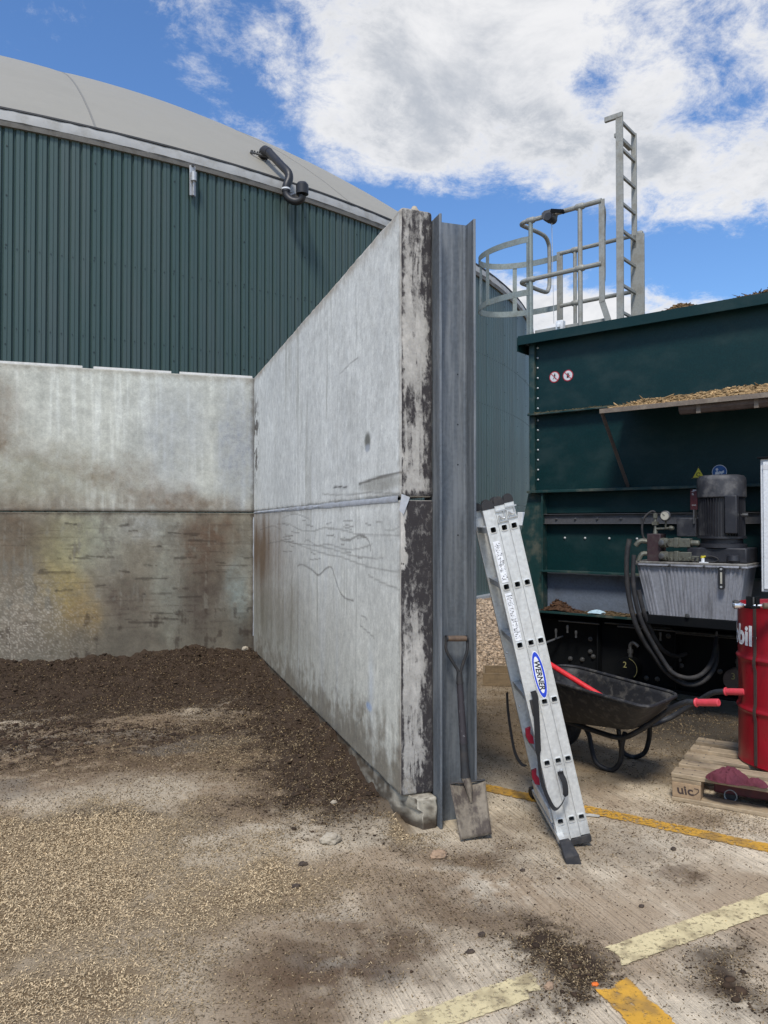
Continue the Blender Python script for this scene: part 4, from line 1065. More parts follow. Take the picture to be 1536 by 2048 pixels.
# corner angle, ribs and lip
m = MB(); m.box(0, .05, .0, .03, 1.76, 3.118); m.box(-.004, .004, .0, .12, 1.76, 3.118); m.build('corner_angle', M['mach_rib'], mach)
def rib(z0, z1, d, a0=.0, mat='mach_rib'):
    o = MB().box(a0, LEN, -d, .028, z0, z1).build('rib', M[mat], mach, bevel=.003); return o
rib(2.438, 2.452, .05); rib(1.736, 1.760, .07, .005); rib(1.032, 1.05, .07, .13)
m = MB(); m.box(-.078, LEN, -.075, .06, 3.12, 3.135); m.box(-.078, LEN, -.078, -.070, 3.085, 3.17); m.box(-.078, LEN, -.069, .06, 3.155, 3.169); m.build('top_rim', M['mach'], mach, bevel=.003)
m = MB(); m.box(-.086, -.078, -.078, 1.0, 3.03, 3.16); m.box(-.10, .03, .062, 1.0, 3.10, 3.15); m.build('end_bracket', M['mach'], mach, bevel=.003)
m = MB(); m.box(.15, LEN, -.012, .028, 1.460, 1.545); m.box(.15, LEN, -.035, -.012, 1.541, 1.547); m.box(.15, LEN, -.035, -.012, 1.458, 1.464); m.build('bolting_channel', M['channel'], mach, bevel=.002)
# splayed support foot on the left
m = MB(); m.prism([(-.01, -.01, 1.735), (.14, -.01, 1.735), (.145, -.01, .70), (-.24, -.01, .70)], (0, .05, 0)); m.box(.14, .155, -.05, .03, .70, 1.735)
m.build('support_plate', M['mach_rib'], mach)
# bolts down the left edge
me_b = MB().lathe([(.010, 0), (.010, .004), (.006, .009), (.002, .011)], (0, 0, 0), (0, -1, 0), 8).mesh('bolt', M['bolt'])
me_d = MB().lathe([(.016, 0), (.016, .005), (.010, .006), (.010, .016), (.003, .018)], (0, 0, 0), (0, -1, 0), 7).mesh('bolt', M['bolt_dull'], smooth=False)
def bolt(p, me=None, par=None, s=1.0):
    o = put(bpy.data.objects.new('bolt', me or me_b), par or mach); o.location = p; o.scale = (s, s, s); return o
for z in np.arange(3.06, 2.47, -.092): bolt((.068, .03, z))
for z in np.arange(2.40, 1.78, -.090): bolt((.068, .03, z))
for a in (.33, .52, .74, .98): bolt((a, .03, 1.335), s=1.15)
for a in (.27, .45, .65, .86, 1.05, 1.22): bolt((a, -.012, 1.502), me_d, s=.8)
# chassis: black plate set back under the ledge, channel sections and pipework
MB().box(-.25, LEN, -.085, .10, .672, .692).build('chassis_ledge', M['mach_rib'], mach, bevel=.003)
MB().box(-.2, LEN, .12, .16, .09, .672).build('chassis_plate', M['black'], mach)
m = MB()
for a in (.62, 1.28, 2.1): m.box(a, a + .012, .03, .12, .12, .67)
m.box(-.2, LEN, .02, .13, .10, .125); m.box(-.2, LEN, .06, .12, .60, .61)
m.build('chassis_frame', M['black'], mach, bevel=.003)
for zz, yy, a0, a1 in ((.605, .0, .28, .66), (.618, .02, .70, 1.27), (.600, .0, .82, 1.75), (.585, .01, 1.3, 1.85)):
    MB().tube([(a0, yy, zz), (a1, yy, zz)], .007, 8).build('steel_pipe', M['bolt_dull'], mach)
for px, py in ((1181, 1278), (1181, 1303), (1187, 1313), (1141, 1317), (1165, 1319), (1337, 1272), (1358, 1320), (1363, 1331), (1341, 1337), (1440, 1343), (1293, 1356), (1315, 1358)):
    p = faceM(px, py, -.12); bolt(p, me_d, s=1.35)
for px, py, h in ((1112, 1262, .06), (1135, 1255, .045), (1152, 1266, .04), (1305, 1262, .05), (1321, 1270, .045), (1433, 1268, .10), (1484, 1272, .08)):
    p = faceM(px, py, .0)
    m = MB(); m.tube([p + Vector((0, 0, .02)), p, p - Vector((0, 0, h * .4)), p - Vector((0, 0, h))], [.010, .013, .008, .010], 8); m.build('pipe_fitting', M['bolt_dull'], mach)
p0, p1 = faceM(1085, 1288, .05), faceM(1126, 1272, -.1)
MB().tube([p0, p1], [.012, .008], 8).build('push_rod', M['bolt_dull'], mach)
# end caps of the two rams with chalked numbers
def ram(px, py, txt, mat, rad=.092):
    p = faceM(px, py, -.02)
    o = MB().lathe([(rad * .9, .16), (rad, .14), (rad, -.0), (rad * .94, -.012)], p, (0, 1, 0), 28).build('ram_cap', mat, mach)
    t = p + Vector((0, -.016, .0))
    rot = Matrix.Translation(t + Vector((-.012, 0, .03))) @ Matrix.Rotation(R(90), 4, 'X')
    text_mesh(txt, .07, M['chalk'], 'chalk_number', o, rot)
    q = p + Vector((.01, .05, rad)); m = MB()
    m.tube([q - Vector((0, 0, .01)), q + Vector((0, 0, .03)), q + Vector((0, 0, .031)), q + Vector((0, 0, .06))], [.018, .018, .024, .024], 10)
    m.tube(smooth_path([q + Vector((0, 0, .06)), q + Vector((.0, 0, .10)), q + Vector((.03, 0, .12)), q + Vector((.07, 0, .09))], 4), .016, 8)
    m.build('elbow_fitting', M['bolt_dull'], o)
    return o, p
r1, rp1 = ram(1254, 1337, '2', M['black'])
arc = [rp1 + Vector((.09 * math.cos(a), -.014, .09 * math.sin(a))) for a in np.linspace(R(75), R(-45), 14)]
MB().tube(arc, .0022, 5).build('chalk_line', M['chalk'], r1)
ram(1471, 1361, '3', M['brace'])
# hood over the power pack
HA0, HA1, HB, HZ = .905, 5.5, .53, 2.345
m = MB(); m.prism([(HA0, .028, 2.455), (HA0, -HB, HZ + .006), (HA0, -HB, HZ), (HA0, .028, 2.437)], (HA1 - HA0, 0, 0)); m.build('hood_sheet', M['hood'], mach)
MB().box(HA0, HA1, -HB - .006, -HB, HZ - .024, HZ + .012).build('hood_edge', M['hood'], mach, bevel=.002)
m = MB(); m.bar((HA0 + .008, -HB + .015, HZ - .005), (HA0 + .008, .02, 1.765), .008, .045, up=(0, 1, .9)); m.build('hood_brace', M['brace'], mach)
m = MB(); m.prism([(1.50, -.50, 2.325), (1.50, -.39, 2.345), (1.50, -.395, 2.30), (1.50, -.43, 2.268), (1.50, -.47, 2.268), (1.50, -.497, 2.295)], (1.3, 0, 0)); lp = m.build('strip_lamp', M['brace'], mach, bevel=.004)
for a in (1.63, 2.02):
    MB().box(a, a + .03, -.502, -.488, 2.262, 2.325).build('lamp_clip', M['hood'], lp)
# hazard signs
def disc(p, r, mat, name, par, n=32, t=.0012): return MB().cyl(p, p + Vector((0, -t, 0)), r, n=n).build(name, mat, par, smooth=False)
def noway(px, py, kind):
    p = faceM(px, py, -.028); p.y = .028
    s_ = disc(p, .050, M['sign_red'], 'prohibition_sign', mach); q = p + Vector((0, -.0013, 0))
    disc(q, .042, M['sign_white'], 'sign_face', s_)
    q = q + Vector((0, -.0013, 0)); m = MB()
    def bl(x0, z0, x1, z1, w): m.bar(q + Vector((x0, 0, z0)), q + Vector((x1, 0, z1)), .001, w, up=(z1 - z0, 0, x0 - x1) if True else 0)
    if kind == 'walk':
        m.cyl(q + Vector((.004, 0, .024)), q + Vector((.004, -.001, .024)), .0055, n=10)
        for l_ in ((.003, .018, -.001, .0, .010), (-.001, .0, .010, -.022, .005), (-.001, .0, -.012, -.020, .005), (.003, .016, .015, .004, .004), (.002, .016, -.012, .008, .004)): bl(*l_)
    else:
        bl(-.002, -.022, .0, .004, .018)
        for k, (x, l_) in enumerate(((-.010, .016), (-.003, .022), (.004, .022), (.011, .016))): bl(x * .6, .0, x, l_, .0048)
        bl(.006, -.012, .020, .002, .006)
    m.build('pictogram', M['sign_black'], s_)
    m = MB(); q = q + Vector((0, -.0013, 0)); bl2 = m.bar(q + Vector((-.030, 0, .030)), q + Vector((.030, 0, -.030)), .001, .0065, up=(1, 0, 1)); m.build('slash', M['sign_red'], s_)
noway(1109, 754, 'walk'); noway(1136, 751, 'hand')
p = faceM(1397, 946, -.028); p.y = .028; hh = .052
s_ = MB().prism([p + Vector((-hh, 0, -hh * .8)), p + Vector((hh, 0, -hh * .8)), p + Vector((0, 0, hh))], (0, -.0012, 0)).build('warning_triangle', M['sign_yellow'], mach, smooth=False)
m = MB(); q = p + Vector((0, -.0016, 0)); tri = [q + Vector((-hh * .92, 0, -hh * .74)), q + Vector((hh * .92, 0, -hh * .74)), q + Vector((0, 0, hh * .9))]
for i in range(3): m.bar(tri[i], tri[(i + 1) % 3], .0008, .005, up=(tri[(i + 1) % 3] - tri[i]).cross(Vector((0, 1, 0))))
m.build('black_border', M['sign_black'], s_)
m = MB(); gp = [q + Vector((.014 * math.cos(a), -.0003, .014 * math.sin(a) - .012)) for a in np.linspace(.3, 5.6, 12)]; m.tube(gp, .0026, 5); m.build('pictogram', M['sign_black'], s_)
p = faceM(1439, 944, -.028); p.y = .028
s_ = disc(p, .056, M['sign_white'], 'instruction_sign', mach); q = p + Vector((0, -.0013, 0)); disc(q, .052, M['sign_blue'], 'sign_face', s_)
q = q + Vector((0, -.0013, 0)); m = MB(); m.cyl(q + Vector((-.018, 0, .020)), q + Vector((-.018, -.001, .020)), .010, n=12)
m.prism([q + Vector((-.034, 0, -.030)), q + Vector((-.006, 0, -.030)), q + Vector((.004, 0, -.006)), q + Vector((-.016, 0, .008)), q + Vector((-.030, 0, .0))], (0, -.001, 0))
m.prism([q + Vector((-.002, 0, .008)), q + Vector((.014, 0, .002)), q + Vector((.032, 0, .012)), q + Vector((.036, 0, -.004)), q + Vector((.016, 0, -.018)), q + Vector((.0, 0, -.008))], (0, -.001, 0)); m.build('pictogram', M['sign_white'], s_)

# ---- platform: railings, cage, ladder
PW = .60
fp = .03   # front railing line, just behind the rim
def rtube(pts, r=.021, n=10, name='rail', par=None, mat='railing', **k): return MB().tube(pts, r, n, **k).build(name, M[mat], par or mach)
zt, zm, zb = 4.245, 3.70, TOPZ - .02
aR = .685
front = rtube([(-.0, fp, zt), (aR, fp, zt)], name='handrail')
for a, mt in ((0.0, 'cage'), (.485, 'railing')):
    rtube([(a, fp, zb), (a, fp, zt)], par=front, name='rail_post', mat=mt)
    for z in (zt, zm): MB().lathe([(.024, -.04), (.029, -.03), (.029, .03), (.024, .04)], (a, fp, z), (1, 0, 0), 12).build('tube_clamp', M['railing'], front)
rtube([(-.0, fp, zm), (aR, fp, zm)], par=front, name='mid_rail')
m = MB(); m.bar((aR, fp, zt + .01), (aR, fp, 3.36), .05, .012, up=(0, 1, 0)); m.bar((aR, fp, 3.37), (aR + .07, fp, zb), .05, .012, up=(0, 1, 0)); m.build('flat_post', M['railing'], front)
# left guard loop across the platform end
lp = smooth_path([(0, fp, zt), (-.07, fp, zt), (-.115, fp + .04, zt), (-.11, fp + .12, zt), (-.08, fp + .40, zt - .0), (-.08, fp + .50, zt - .05), (-.08, fp + .52, zt - .14), (-.08, fp + .52, zm + .14), (-.08, fp + .50, zm + .05), (-.08, fp + .42, zm), (-.11, fp + .12, zm), (-.115, fp + .04, zm), (-.07, fp, zm), (0, fp, zm)], 4)
rtube(lp, .020, name='guard_loop')
lp = smooth_path([(aR + .005, fp + .01, zt - .04), (aR + .0, fp + .05, zt - .09), (aR - .035, fp + .12, zt - .2), (aR - .045, fp + .14, zt - .4), (aR - .045, fp + .14, zt - .58), (aR - .035, fp + .11, zt - .66), (aR - .01, fp + .05, zt - .64), (aR, fp + .01, zt - .56)], 4)
rtube(lp, .018, name='guard_loop')
# back railing
bp_ = fp + PW
back = rtube([(-.0, bp_, zt - .14), (.80, bp_, zt - .14)], .019, name='handrail')
rtube([(-.0, bp_, zm - .11), (.80, bp_, zm - .11)], .019, par=back, name='mid_rail')
m = MB(); m.bar((-.01, bp_, zb), (-.01, bp_, zt - .12), .06, .012, up=(0, 1, 0)); m.build('flat_post', M['railing'], back)
rtube([(.150, bp_, zb), (.150, bp_, zt - .14)], .018, par=back, name='rail_post')
for z in (zt - .14, zm - .11): MB().lathe([(.022, -.035), (.028, -.025), (.028, .025), (.022, .035)], (.150, bp_, z), (1, 0, 0), 12).build('tube_clamp', M['railing'], back)
rtube([(.735, bp_, zb), (.735, bp_, zt - .08)], .02, par=back, name='rail_post')
for z in (zt - .14, zm - .11):
    MB().lathe([(.022, -.035), (.03, -.025), (.03, .025), (.022, .035)], (.78, bp_, z), (1, 0, 0), 12).build('tube_clamp', M['railing'], back)
# deck edge seen on the rim
MB().box(-.08, .80, .09, PW + .02, 3.16, 3.20).build('platform_deck', M['railing'], mach, bevel=.003)
MB().box(.02, .70, .065, .085, 3.17, 3.235).build('toe_board', M['railing'], mach, bevel=.003)
m = MB(); m.box(.26, .33, .0, .06, 3.17, 3.27); m.box(.28, .31, -.02, .08, 3.2, 3.24); m.build('cable_anchor', M['white_paint'], mach, bevel=.006)
# cage hoops with upright straps
def hoop(z):
    pts = []
    for k in range(25):
        t = k / 24; a = PI / 2 + PI * t
        pts.append((-.12 + .60 * math.cos(a) * 1.0 if 0 < t < 1 else 0, fp + PW / 2 + (PW / 2 + .02) * math.sin(a) * (1), z))
    pts = [(0.0, fp + PW, z), (-.08, fp + PW + .015, z)] + [p for p in pts[2:-2]] + [(-.08, fp - .015, z), (0, fp, z)]
    m = MB(); vs_ = []
    P_ = [Vector(p) for p in pts]
    for i, p in enumerate(P_):
        t = (P_[min(i + 1, len(P_) - 1)] - P_[max(i - 1, 0)]).normalized(); nn = Vector((-t.y, t.x, 0)) * .003
        vs_ += [p - nn - Vector((0, 0, .028)), p + nn - Vector((0, 0, .028)), p + nn + Vector((0, 0, .028)), p - nn + Vector((0, 0, .028))]
    fs_ = [(4 * i + q, 4 * i + 4 + q, 4 * i + 4 + (q + 1) % 4, 4 * i + (q + 1) % 4) for i in range(len(P_) - 1) for q in range(4)]
    m.add(vs_, fs_ + [(0, 1, 2, 3), (len(vs_) - 4, len(vs_) - 3, len(vs_) - 2, len(vs_) - 1)]); return m.build('cage_hoop', M['cage'], mach, smooth=True), P_
h1, HP = hoop(4.075); hoop(3.585)
for idx in (5, 12, 19):
    p = HP[idx]; q = HP[idx + 1]; t = (q - p).normalized(); nn = Vector((-t.y, t.x, 0)) * -.006
    m = MB(); m.bar((p.x + nn.x, p.y + nn.y, 3.56), (p.x + nn.x, p.y + nn.y, 4.08), .008, .042, up=t); m.build('cage_strap', M['cage'], mach)
m = MB(); m.bar((-.02, bp_ + .03, 3.1), (-.02, bp_ + .03, 4.08), .008, .045, up=(1, 0, 0)); m.build('cage_strap', M['cage'], mach)
m = MB(); m.bar((-.02, fp, 3.1), (-.02, fp, 4.10), .045, .012, up=(0, 1, 0)); m.build('cage_strap', M['cage'], mach)
# exit ladder standing on the far side of the platform
la = .80; ly0, ly1 = .06, .40
s1 = MB().box(la, la + .06, ly0, ly0 + .022, zb, 4.97).build('ladder_stile', M['railing'], mach, bevel=.002)
MB().box(la - .10, la + .06, ly0 - .003, ly0 + .025, 4.93, 4.975).build('stile_hook', M['railing'], mach, bevel=.004)
s2 = MB().box(la, la + .045, ly1, ly1 + .022, 3.9, 4.93).build('ladder_stile', M['railing'], mach, bevel=.002)
MB().box(la - .01, la + .11, ly1, ly1 + .022, zb, 4.02).build('ladder_stile', M['railing'], mach, bevel=.002)
for z in np.arange(3.27, 4.95, .235):
    MB().bar((la + .03, ly0 + .02, z), (la + .03, ly1 + .002, z), .022, .022).build('ladder_rung', M['railing'], mach)
MB().bar((la - .005, ly0 + .02, 4.80), (la - .005, ly1, 4.80), .035, .03).build('ladder_rung', M['railing'], mach)
# fall arrest block clamped on the top rail, with its wire
fa = faceM(1100, 434, -.03); fa.y = fp - .005
m = MB(); poly = [(-.060, 0, .035), (-.03, 0, .052), (.045, 0, .050), (.062, 0, .015), (.05, 0, -.03), (.015, 0, -.052), (-.035, 0, -.04), (-.060, 0, -.008)]
m.prism([fa + Vector(q) + Vector((0, -.045, 0)) for q in poly], (0, .09, 0)); w_ = m.build('cable_winch', M['channel'], mach, bevel=.006)
MB().lathe([(.034, -.06), (.040, -.05), (.040, .05), (.034, .06)], fa + Vector((.01, 0, -.018)), (0, 1, 0), 18).build('winch_drum', M['motor'], w_)
MB().bar(fa + Vector((.04, -.05, .03)), fa + Vector((.16, -.06, -.01)), .02, .03).build('winch_crank', M['black'], w_)
MB().cyl(fa + Vector((.15, -.09, -.01)), fa + Vector((.15, -.03, -.01)), .014, n=10).build('crank_knob', M['black'], w_)
MB().tube([fa + Vector((.02, 0, -.06)), (fa.x + .03, fp + .01, 3.26)], .0028, 5).build('wire_rope', M['galv'], w_)

# silage lying on the machine
def pile(name, label, mat_rgb, a0, a1, y0, y1, z0, hfun, seed, n=700, smin=.006, smax=.022, parent_m=True):
    r = np.random.default_rng(seed)
    nu, nv = max(12, int((a1 - a0) / .012)), max(6, int((y1 - y0) / .012))
    U, V_ = np.meshgrid(np.linspace(0, 1, nu), np.linspace(0, 1, nv), indexing='ij'); U, V_ = U.ravel(), V_.ravel()
    def hh_(U, V_):
        A = a0 + U * (a1 - a0); Y_ = y0 + V_ * (y1 - y0)
        return hfun(A) * np.sin(PI * np.clip(V_, .02, .98)) ** .6 * (.55 + .8 * fbm(A * 22, Y_ * 22, 4, seed)) * sstep(0, .06, U) * sstep(1, .94, U)
    H_ = hh_(U, V_)
    Vv = np.c_[a0 + U * (a1 - a0), y0 + V_ * (y1 - y0), z0(a0 + U * (a1 - a0), y0 + V_ * (y1 - y0)) + H_ - .003]
    def w(V): return np.stack([MO.x + V[:, 0] * MX.x + V[:, 1] * MY.x, MO.y + V[:, 0] * MX.y + V[:, 1] * MY.y, V[:, 2]], 1)
    cc = np.tile(lin(mat_rgb) * K, (len(U), 1)) * (.5 + .9 * fbm(Vv[:, 0] * 60, Vv[:, 1] * 60, 3, seed + 1)[:, None])
    F1 = gridfaces(nu, nv)
    # crumbs and straws on it
    u = r.random(n); v = r.random(n); hh2 = hh_(u, v); A = a0 + u * (a1 - a0); Y_ = y0 + v * (y1 - y0); Z = z0(A, Y_) + hh2
    S = smin + (smax - smin) * r.random(n) ** 2.5
    sc = r.uniform(.5, 1.4, (n, 12, 1)); ax = r.uniform(.5, 1.4, (n, 1, 3))
    th = r.uniform(0, PI, n); ax[:, 0, 0] *= np.where(r.random(n) > .6, 2.6, 1)
    ax[:, 0, 0] *= np.where(r.random(n) > .85, 2.2, 1); Vb = ICO[None] * sc * ax * S[:, None, None]; Vb[:, :, 1] *= .6; Vb[:, :, 2] *= .6
    Vb[:, :, 2] += (Vb[:, :, 0] * r.normal(0, .22, n)[:, None])
    cr, sr = np.cos(th), np.sin(th)
    Vb = np.stack([Vb[..., 0] * cr[:, None] - Vb[..., 1] * sr[:, None], Vb[..., 0] * sr[:, None] + Vb[..., 1] * cr[:, None], Vb[..., 2]], -1)
    Vb += np.stack([A, Y_, Z], 1)[:, None]
    cb = np.repeat(lin(mat_rgb) * K * (.35 + 1.3 * r.random(n)[:, None]), 12, 0)
    tri = np.vstack([F1[:, [0, 1, 2]], F1[:, [0, 2, 3]], (np.arange(n)[:, None, None] * 12 + ICF[None]).reshape(-1, 3) + len(Vv)])
    o = npmesh(name, w(np.vstack([Vv, Vb.reshape(-1, 3)])), tri, M['litter'], np.vstack([cc, cb]), smooth=False)
    tag(o, label, 'silage', kind='stuff')
hoodz = lambda A, Y_: HZ + .006 + (Y_ + HB) / (HB + .028) * (2.455 - HZ - .006)
pile('spilled_silage', 'long straw coloured heap of silage on the brown hood edge', [168, 140, 100], .93, 4.5, -.50, -.12, hoodz, lambda A: .015 + .045 * fbm(A * 3.1, A * 0, 3, 8) * np.clip((A - .9) * 2.2, .25, 1.5), 31, 9000, .002, .015)
pile('spilled_silage', 'brown tuft of silage lying alone on top of the green hopper', [112, 88, 58], 1.20, 1.50, -.06, .5, lambda A, Y_: 3.165 + A * 0, lambda A: .075 * np.exp(-((A - 1.34) / .11) ** 2) + .01, 32, 2600, .002, .014)
pile('spilled_silage', 'long brown crest of silage on top of the hopper at the right edge', [100, 80, 56], 1.55, 4.5, -.06, .7, lambda A, Y_: 3.165 + A * 0, lambda A: .02 + .085 * sstep(1.5, 2.1, A) * (.6 + .6 * fbm(A * 4, A * 0, 2, 4)), 33, 7000, .002, .015)
pile('spilled_silage', 'dark reddish brown heap of silage in the corner of the low ledge', [84, 60, 42], .14, .52, -.075, .04, lambda A, Y_: .693 + A * 0, lambda A: .012 + .085 * np.exp(-((A - .30) / .09) ** 2), 34, 500, .004, .014)
pile('spilled_silage', 'thin scatter of brown crumbs along the low ledge under the grey panel', [96, 80, 56], .52, 1.6, -.075, .04, lambda A, Y_: .693 + A * 0, lambda A: .014 + .02 * fbm(A * 9, A * 0, 3, 5), 35, 900, .003, .011)
pile('spilled_silage', 'thin line of dusty debris along the upper green rib', [96, 90, 66], .02, .92, -.045, .02, lambda A, Y_: 2.452 + A * 0, lambda A: .006 + .008 * fbm(A * 12, A * 0, 3, 6), 36, 500, .002, .008)
def crumple(name, label, cat, origin, size, mat, seed, nx=34, ny=30, amp=.02, holes=False):
    r = np.random.default_rng(seed); U, V_ = np.meshgrid(np.linspace(-1, 1, nx), np.linspace(-1, 1, ny), indexing='ij'); U, V_ = U.ravel(), V_.ravel()
    e = np.clip(1 - np.maximum(np.abs(U), np.abs(V_)), 0, 1)
    fold = np.abs(fbm(U * 2.2 + seed, V_ * 2.2, 4, seed) - .5) * 2; f2 = np.abs(fbm(U * 5 + seed, V_ * 5, 3, seed + 2) - .5) * 2
    rad = np.clip(1 - (U ** 2 + V_ ** 2), 0, 1) ** .6
    Hh = (.35 + .65 * (1 - fold)) * amp * rad + (1 - f2) * amp * .5 * np.clip(rad * 2, 0, 1) * (.2 + e) + .003 * (U * 0 + 1)
    sq = np.sqrt(np.clip(1 - .5 * V_ ** 2, 0, 1)); sq2 = np.sqrt(np.clip(1 - .5 * U ** 2, 0, 1))
    X = (U * sq * (1 + .35 * (fbm(U * 2, V_ * 2, 2, seed + 4) - .5)) + .12 * (f2 - .5)) * size[0] / 2; Y_ = (V_ * sq2 * (1 + .5 * (fbm(U * 2, V_ * 2 + 9, 2, seed + 5) - .5)) + .12 * (fold - .5)) * size[1] / 2
    V = np.c_[X, Y_, Hh + .003]
    o = npmesh(name, V, gridfaces(nx, ny), mat); o.location = origin
    so = o.modifiers.new('thickness', 'SOLIDIFY'); so.thickness = .0025
    ss = o.modifiers.new('smooth', 'SUBSURF'); ss.levels = ss.render_levels = 1
    return tag(o, label, cat)
q = MO + MX * .66 + MY * -.045; rg = crumple('paper_wipe', 'crumpled pale blue paper wipe on the low ledge of the green hopper', 'wipe', (q.x, q.y, .697), (.17, .08), M['blue_rag'], 3, 18, 12, .022); rg.rotation_euler = (0, 0, MROT)

# ================================================================== HYDRAULIC POWER PACK
hp = empty('hydraulic_power_pack', MO, (0, 0, MROT), 'grey ribbed oil tank carrying a tall black electric motor under the hood', 'power pack')
TA0, TA1, TF, TB, TZ0, TZ1 = 1.195, 1.995, -.62, -.27, .785, 1.165
# ribbed tapering tank: one row of profile points, top ring and bottom ring
prof = []
nrib = 26
for i in range(nrib):
    u0 = .02 + .96 * i / nrib; w_ = .96 / nrib
    flat = (.10 < u0 < .20) or (.76 < u0 < .85)
    d = 0 if flat else .007
    prof += [(u0, 0), (u0 + w_ * .28, 0), (u0 + w_ * .42, -d), (u0 + w_ * .86, -d)]
prof = [(0, .012), (.008, .0)] + prof + [(.985, 0), (.994, .002), (1, .014)]
def trow(z, ins):
    a0 = TA0 + .02 + .075 * ins; a1 = TA1 - .02 - .065 * ins; f_ = TF + .02 + .05 * ins
    pts = [(a0 + (a1 - a0) * u, f_ + d, z) for u, d in prof]
    for i in range(9):
        y = f_ + .02 + (TB - f_ - .04) * i / 8; pts += [(a1 + (.0 if i % 2 else .004), y, z)]
    return pts + [(a1, TB - .02 * ins, z), (a0, TB - .02 * ins, z)]
r_top, r_bot = trow(TZ1, 0), trow(TZ0, 1); n = len(r_top)
m = MB(); m.add(r_top + r_bot, [(i, (i + 1) % n, n + (i + 1) % n, n + i) for i in range(n)] + [tuple(range(n))[::-1], tuple(range(n, 2 * n))])
tb = m.build('oil_tank', M['tank_alu'], hp, angle=25)
MB().box(TA0, TA1, TF, TB, TZ1 + .001, TZ1 + .018).build('tank_lid', M['tank_top'], hp, bevel=.004)
m = MB(); m.box(TA0 - .004, TA1 + .004, TF - .004, TB + .004, TZ1 - .014, TZ1); m.build('lid_gasket', M['tank_alu'], hp, bevel=.003)
for a in np.linspace(TA0 + .04, TA1 - .04, 4): bolt((a, TF - .004, TZ1 - .006), me_d, hp, .6)
g = faceM(1443, 1156, .62)
m = MB()
m.prism([(g.x + .021 * math.cos(t), TF + .014, g.z + (.062 if math.sin(t) > 0 else -.062) + .018 * math.sin(t)) for t in np.linspace(0, 2 * PI, 20, endpoint=False)], (0, -.02, 0))
sg = m.build('sight_gauge', M['plastic'], hp, bevel=.002)
MB().box(g.x - .006, g.x + .006, TF - .0095, TF - .004, g.z - .04, g.z + .04).build('gauge_glass', M['gauge_face'], sg)
for dz in (-.062, .062): MB().cyl((g.x, TF - .006, g.z + dz), (g.x, TF - .012, g.z + dz), .008, n=12).build('gauge_screw', M['bolt'], sg)
m = MB(); m.lathe([(.016, 0), (.016, .015), (.009, .016), (.009, .02)], (1.58, TF + .055, TZ0 + .012), (0, -1, 0), 10); m.build('drain_plug', M['bolt_dull'], hp)
m = MB(); m.box(TA0 + .0, LEN * .4, -.56, -.30, TZ0 - .07, TZ0 - .003); m.box(1.22, 1.30, -.30, .05, .66, .76); m.box(1.9, 1.98, -.30, .05, .66, .76); m.build('support_beam', M['black'], hp, bevel=.004)
# motor
mc = Vector((1.785, -.445, 0)); R0 = .158
m = MB(); m.box(mc.x - .20, mc.x + .20, TF + .03, TB - .02, TZ1 + .02, TZ1 + .125); m.build('pump_mount', M['motor'], hp, bevel=.008)
MB().lathe([(.165, TZ1 + .125), (.165, TZ1 + .15), (.14, TZ1 + .155), (.14, TZ1 + .185), (.165, TZ1 + .19), (.165, TZ1 + .205)], (mc.x, mc.y, 0), n=36).build('mounting_flange', M['motor'], hp)
mo = MB().cyl((mc.x, mc.y, TZ1 + .195), (mc.x, mc.y, 1.70), .137, n=36).build('motor_body', M['motor'], hp)
m = MB()
for k in range(46):
    a = 2 * PI * k / 46; d = Vector((math.cos(a), math.sin(a), 0)); t = Vector((-d.y, d.x, 0)) * .0022
    p0 = mc + d * .130; p1 = mc + d * .155
    m.prism([(p0 + t) + Vector((0, 0, TZ1 + .20)), (p1 + t * .6) + Vector((0, 0, TZ1 + .21)), (p1 - t * .6) + Vector((0, 0, TZ1 + .21)), (p0 - t) + Vector((0, 0, TZ1 + .20))], (0, 0, .475 - TZ1 + 1.165 - .14))
m.build('cooling_fins', M['motor'], mo)
MB().lathe([(.160, 1.645), (.164, 1.65), (.164, 1.765), (.160, 1.785), (.148, 1.800), (.12, 1.806), (.03, 1.808)], (mc.x, mc.y, 0), n=40).build('fan_cowl', M['motor_top'], hp)
m = MB(); m.box(mc.x + .065, mc.x + .145, mc.y - .165, mc.y - .10, 1.39, 1.655); m.build('terminal_housing', M['motor'], hp, bevel=.006)
m = MB(); m.box(mc.x - .29, mc.x - .15, mc.y - .09, mc.y + .06, 1.365, 1.50); m.build('terminal_box', M['motor'], hp, bevel=.006)
m = MB(); m.box(mc.x - .165, mc.x - .155, mc.y - .11, mc.y - .05, 1.46, 1.56); m.build('rating_plate', M['bolt_dull'], hp)
MB().cyl((mc.x + .14, mc.y - .03, 1.52), (mc.x + .185, mc.y - .03, 1.52), .014, n=8).build('lifting_eye', M['bolt_dull'], hp)
p = faceM(1391, 1001, .0); m = MB(); m.box(p.x - .024, p.x + .03, -.05, -.04, 1.57, 1.73); rs_ = m.build('red_plate', M['red_sign'], hp)
m = MB()
for z, w_ in ((1.71, .02), (1.695, .012), (1.685, .016)): m.box(p.x - .012, p.x - .012 + w_, -.0512, -.0502, z, z + .004)
m.box(p.x - .005, p.x + .022, -.0512, -.0502, 1.718, 1.727); m.build('plate_marks', M['sign_white'], rs_)
text_mesh('EAG', .017, M['sign_white'], 'plate_text', rs_, Matrix.Translation((p.x + .004, -.0512, 1.605)) @ Matrix.Rotation(R(90), 4, 'X'))
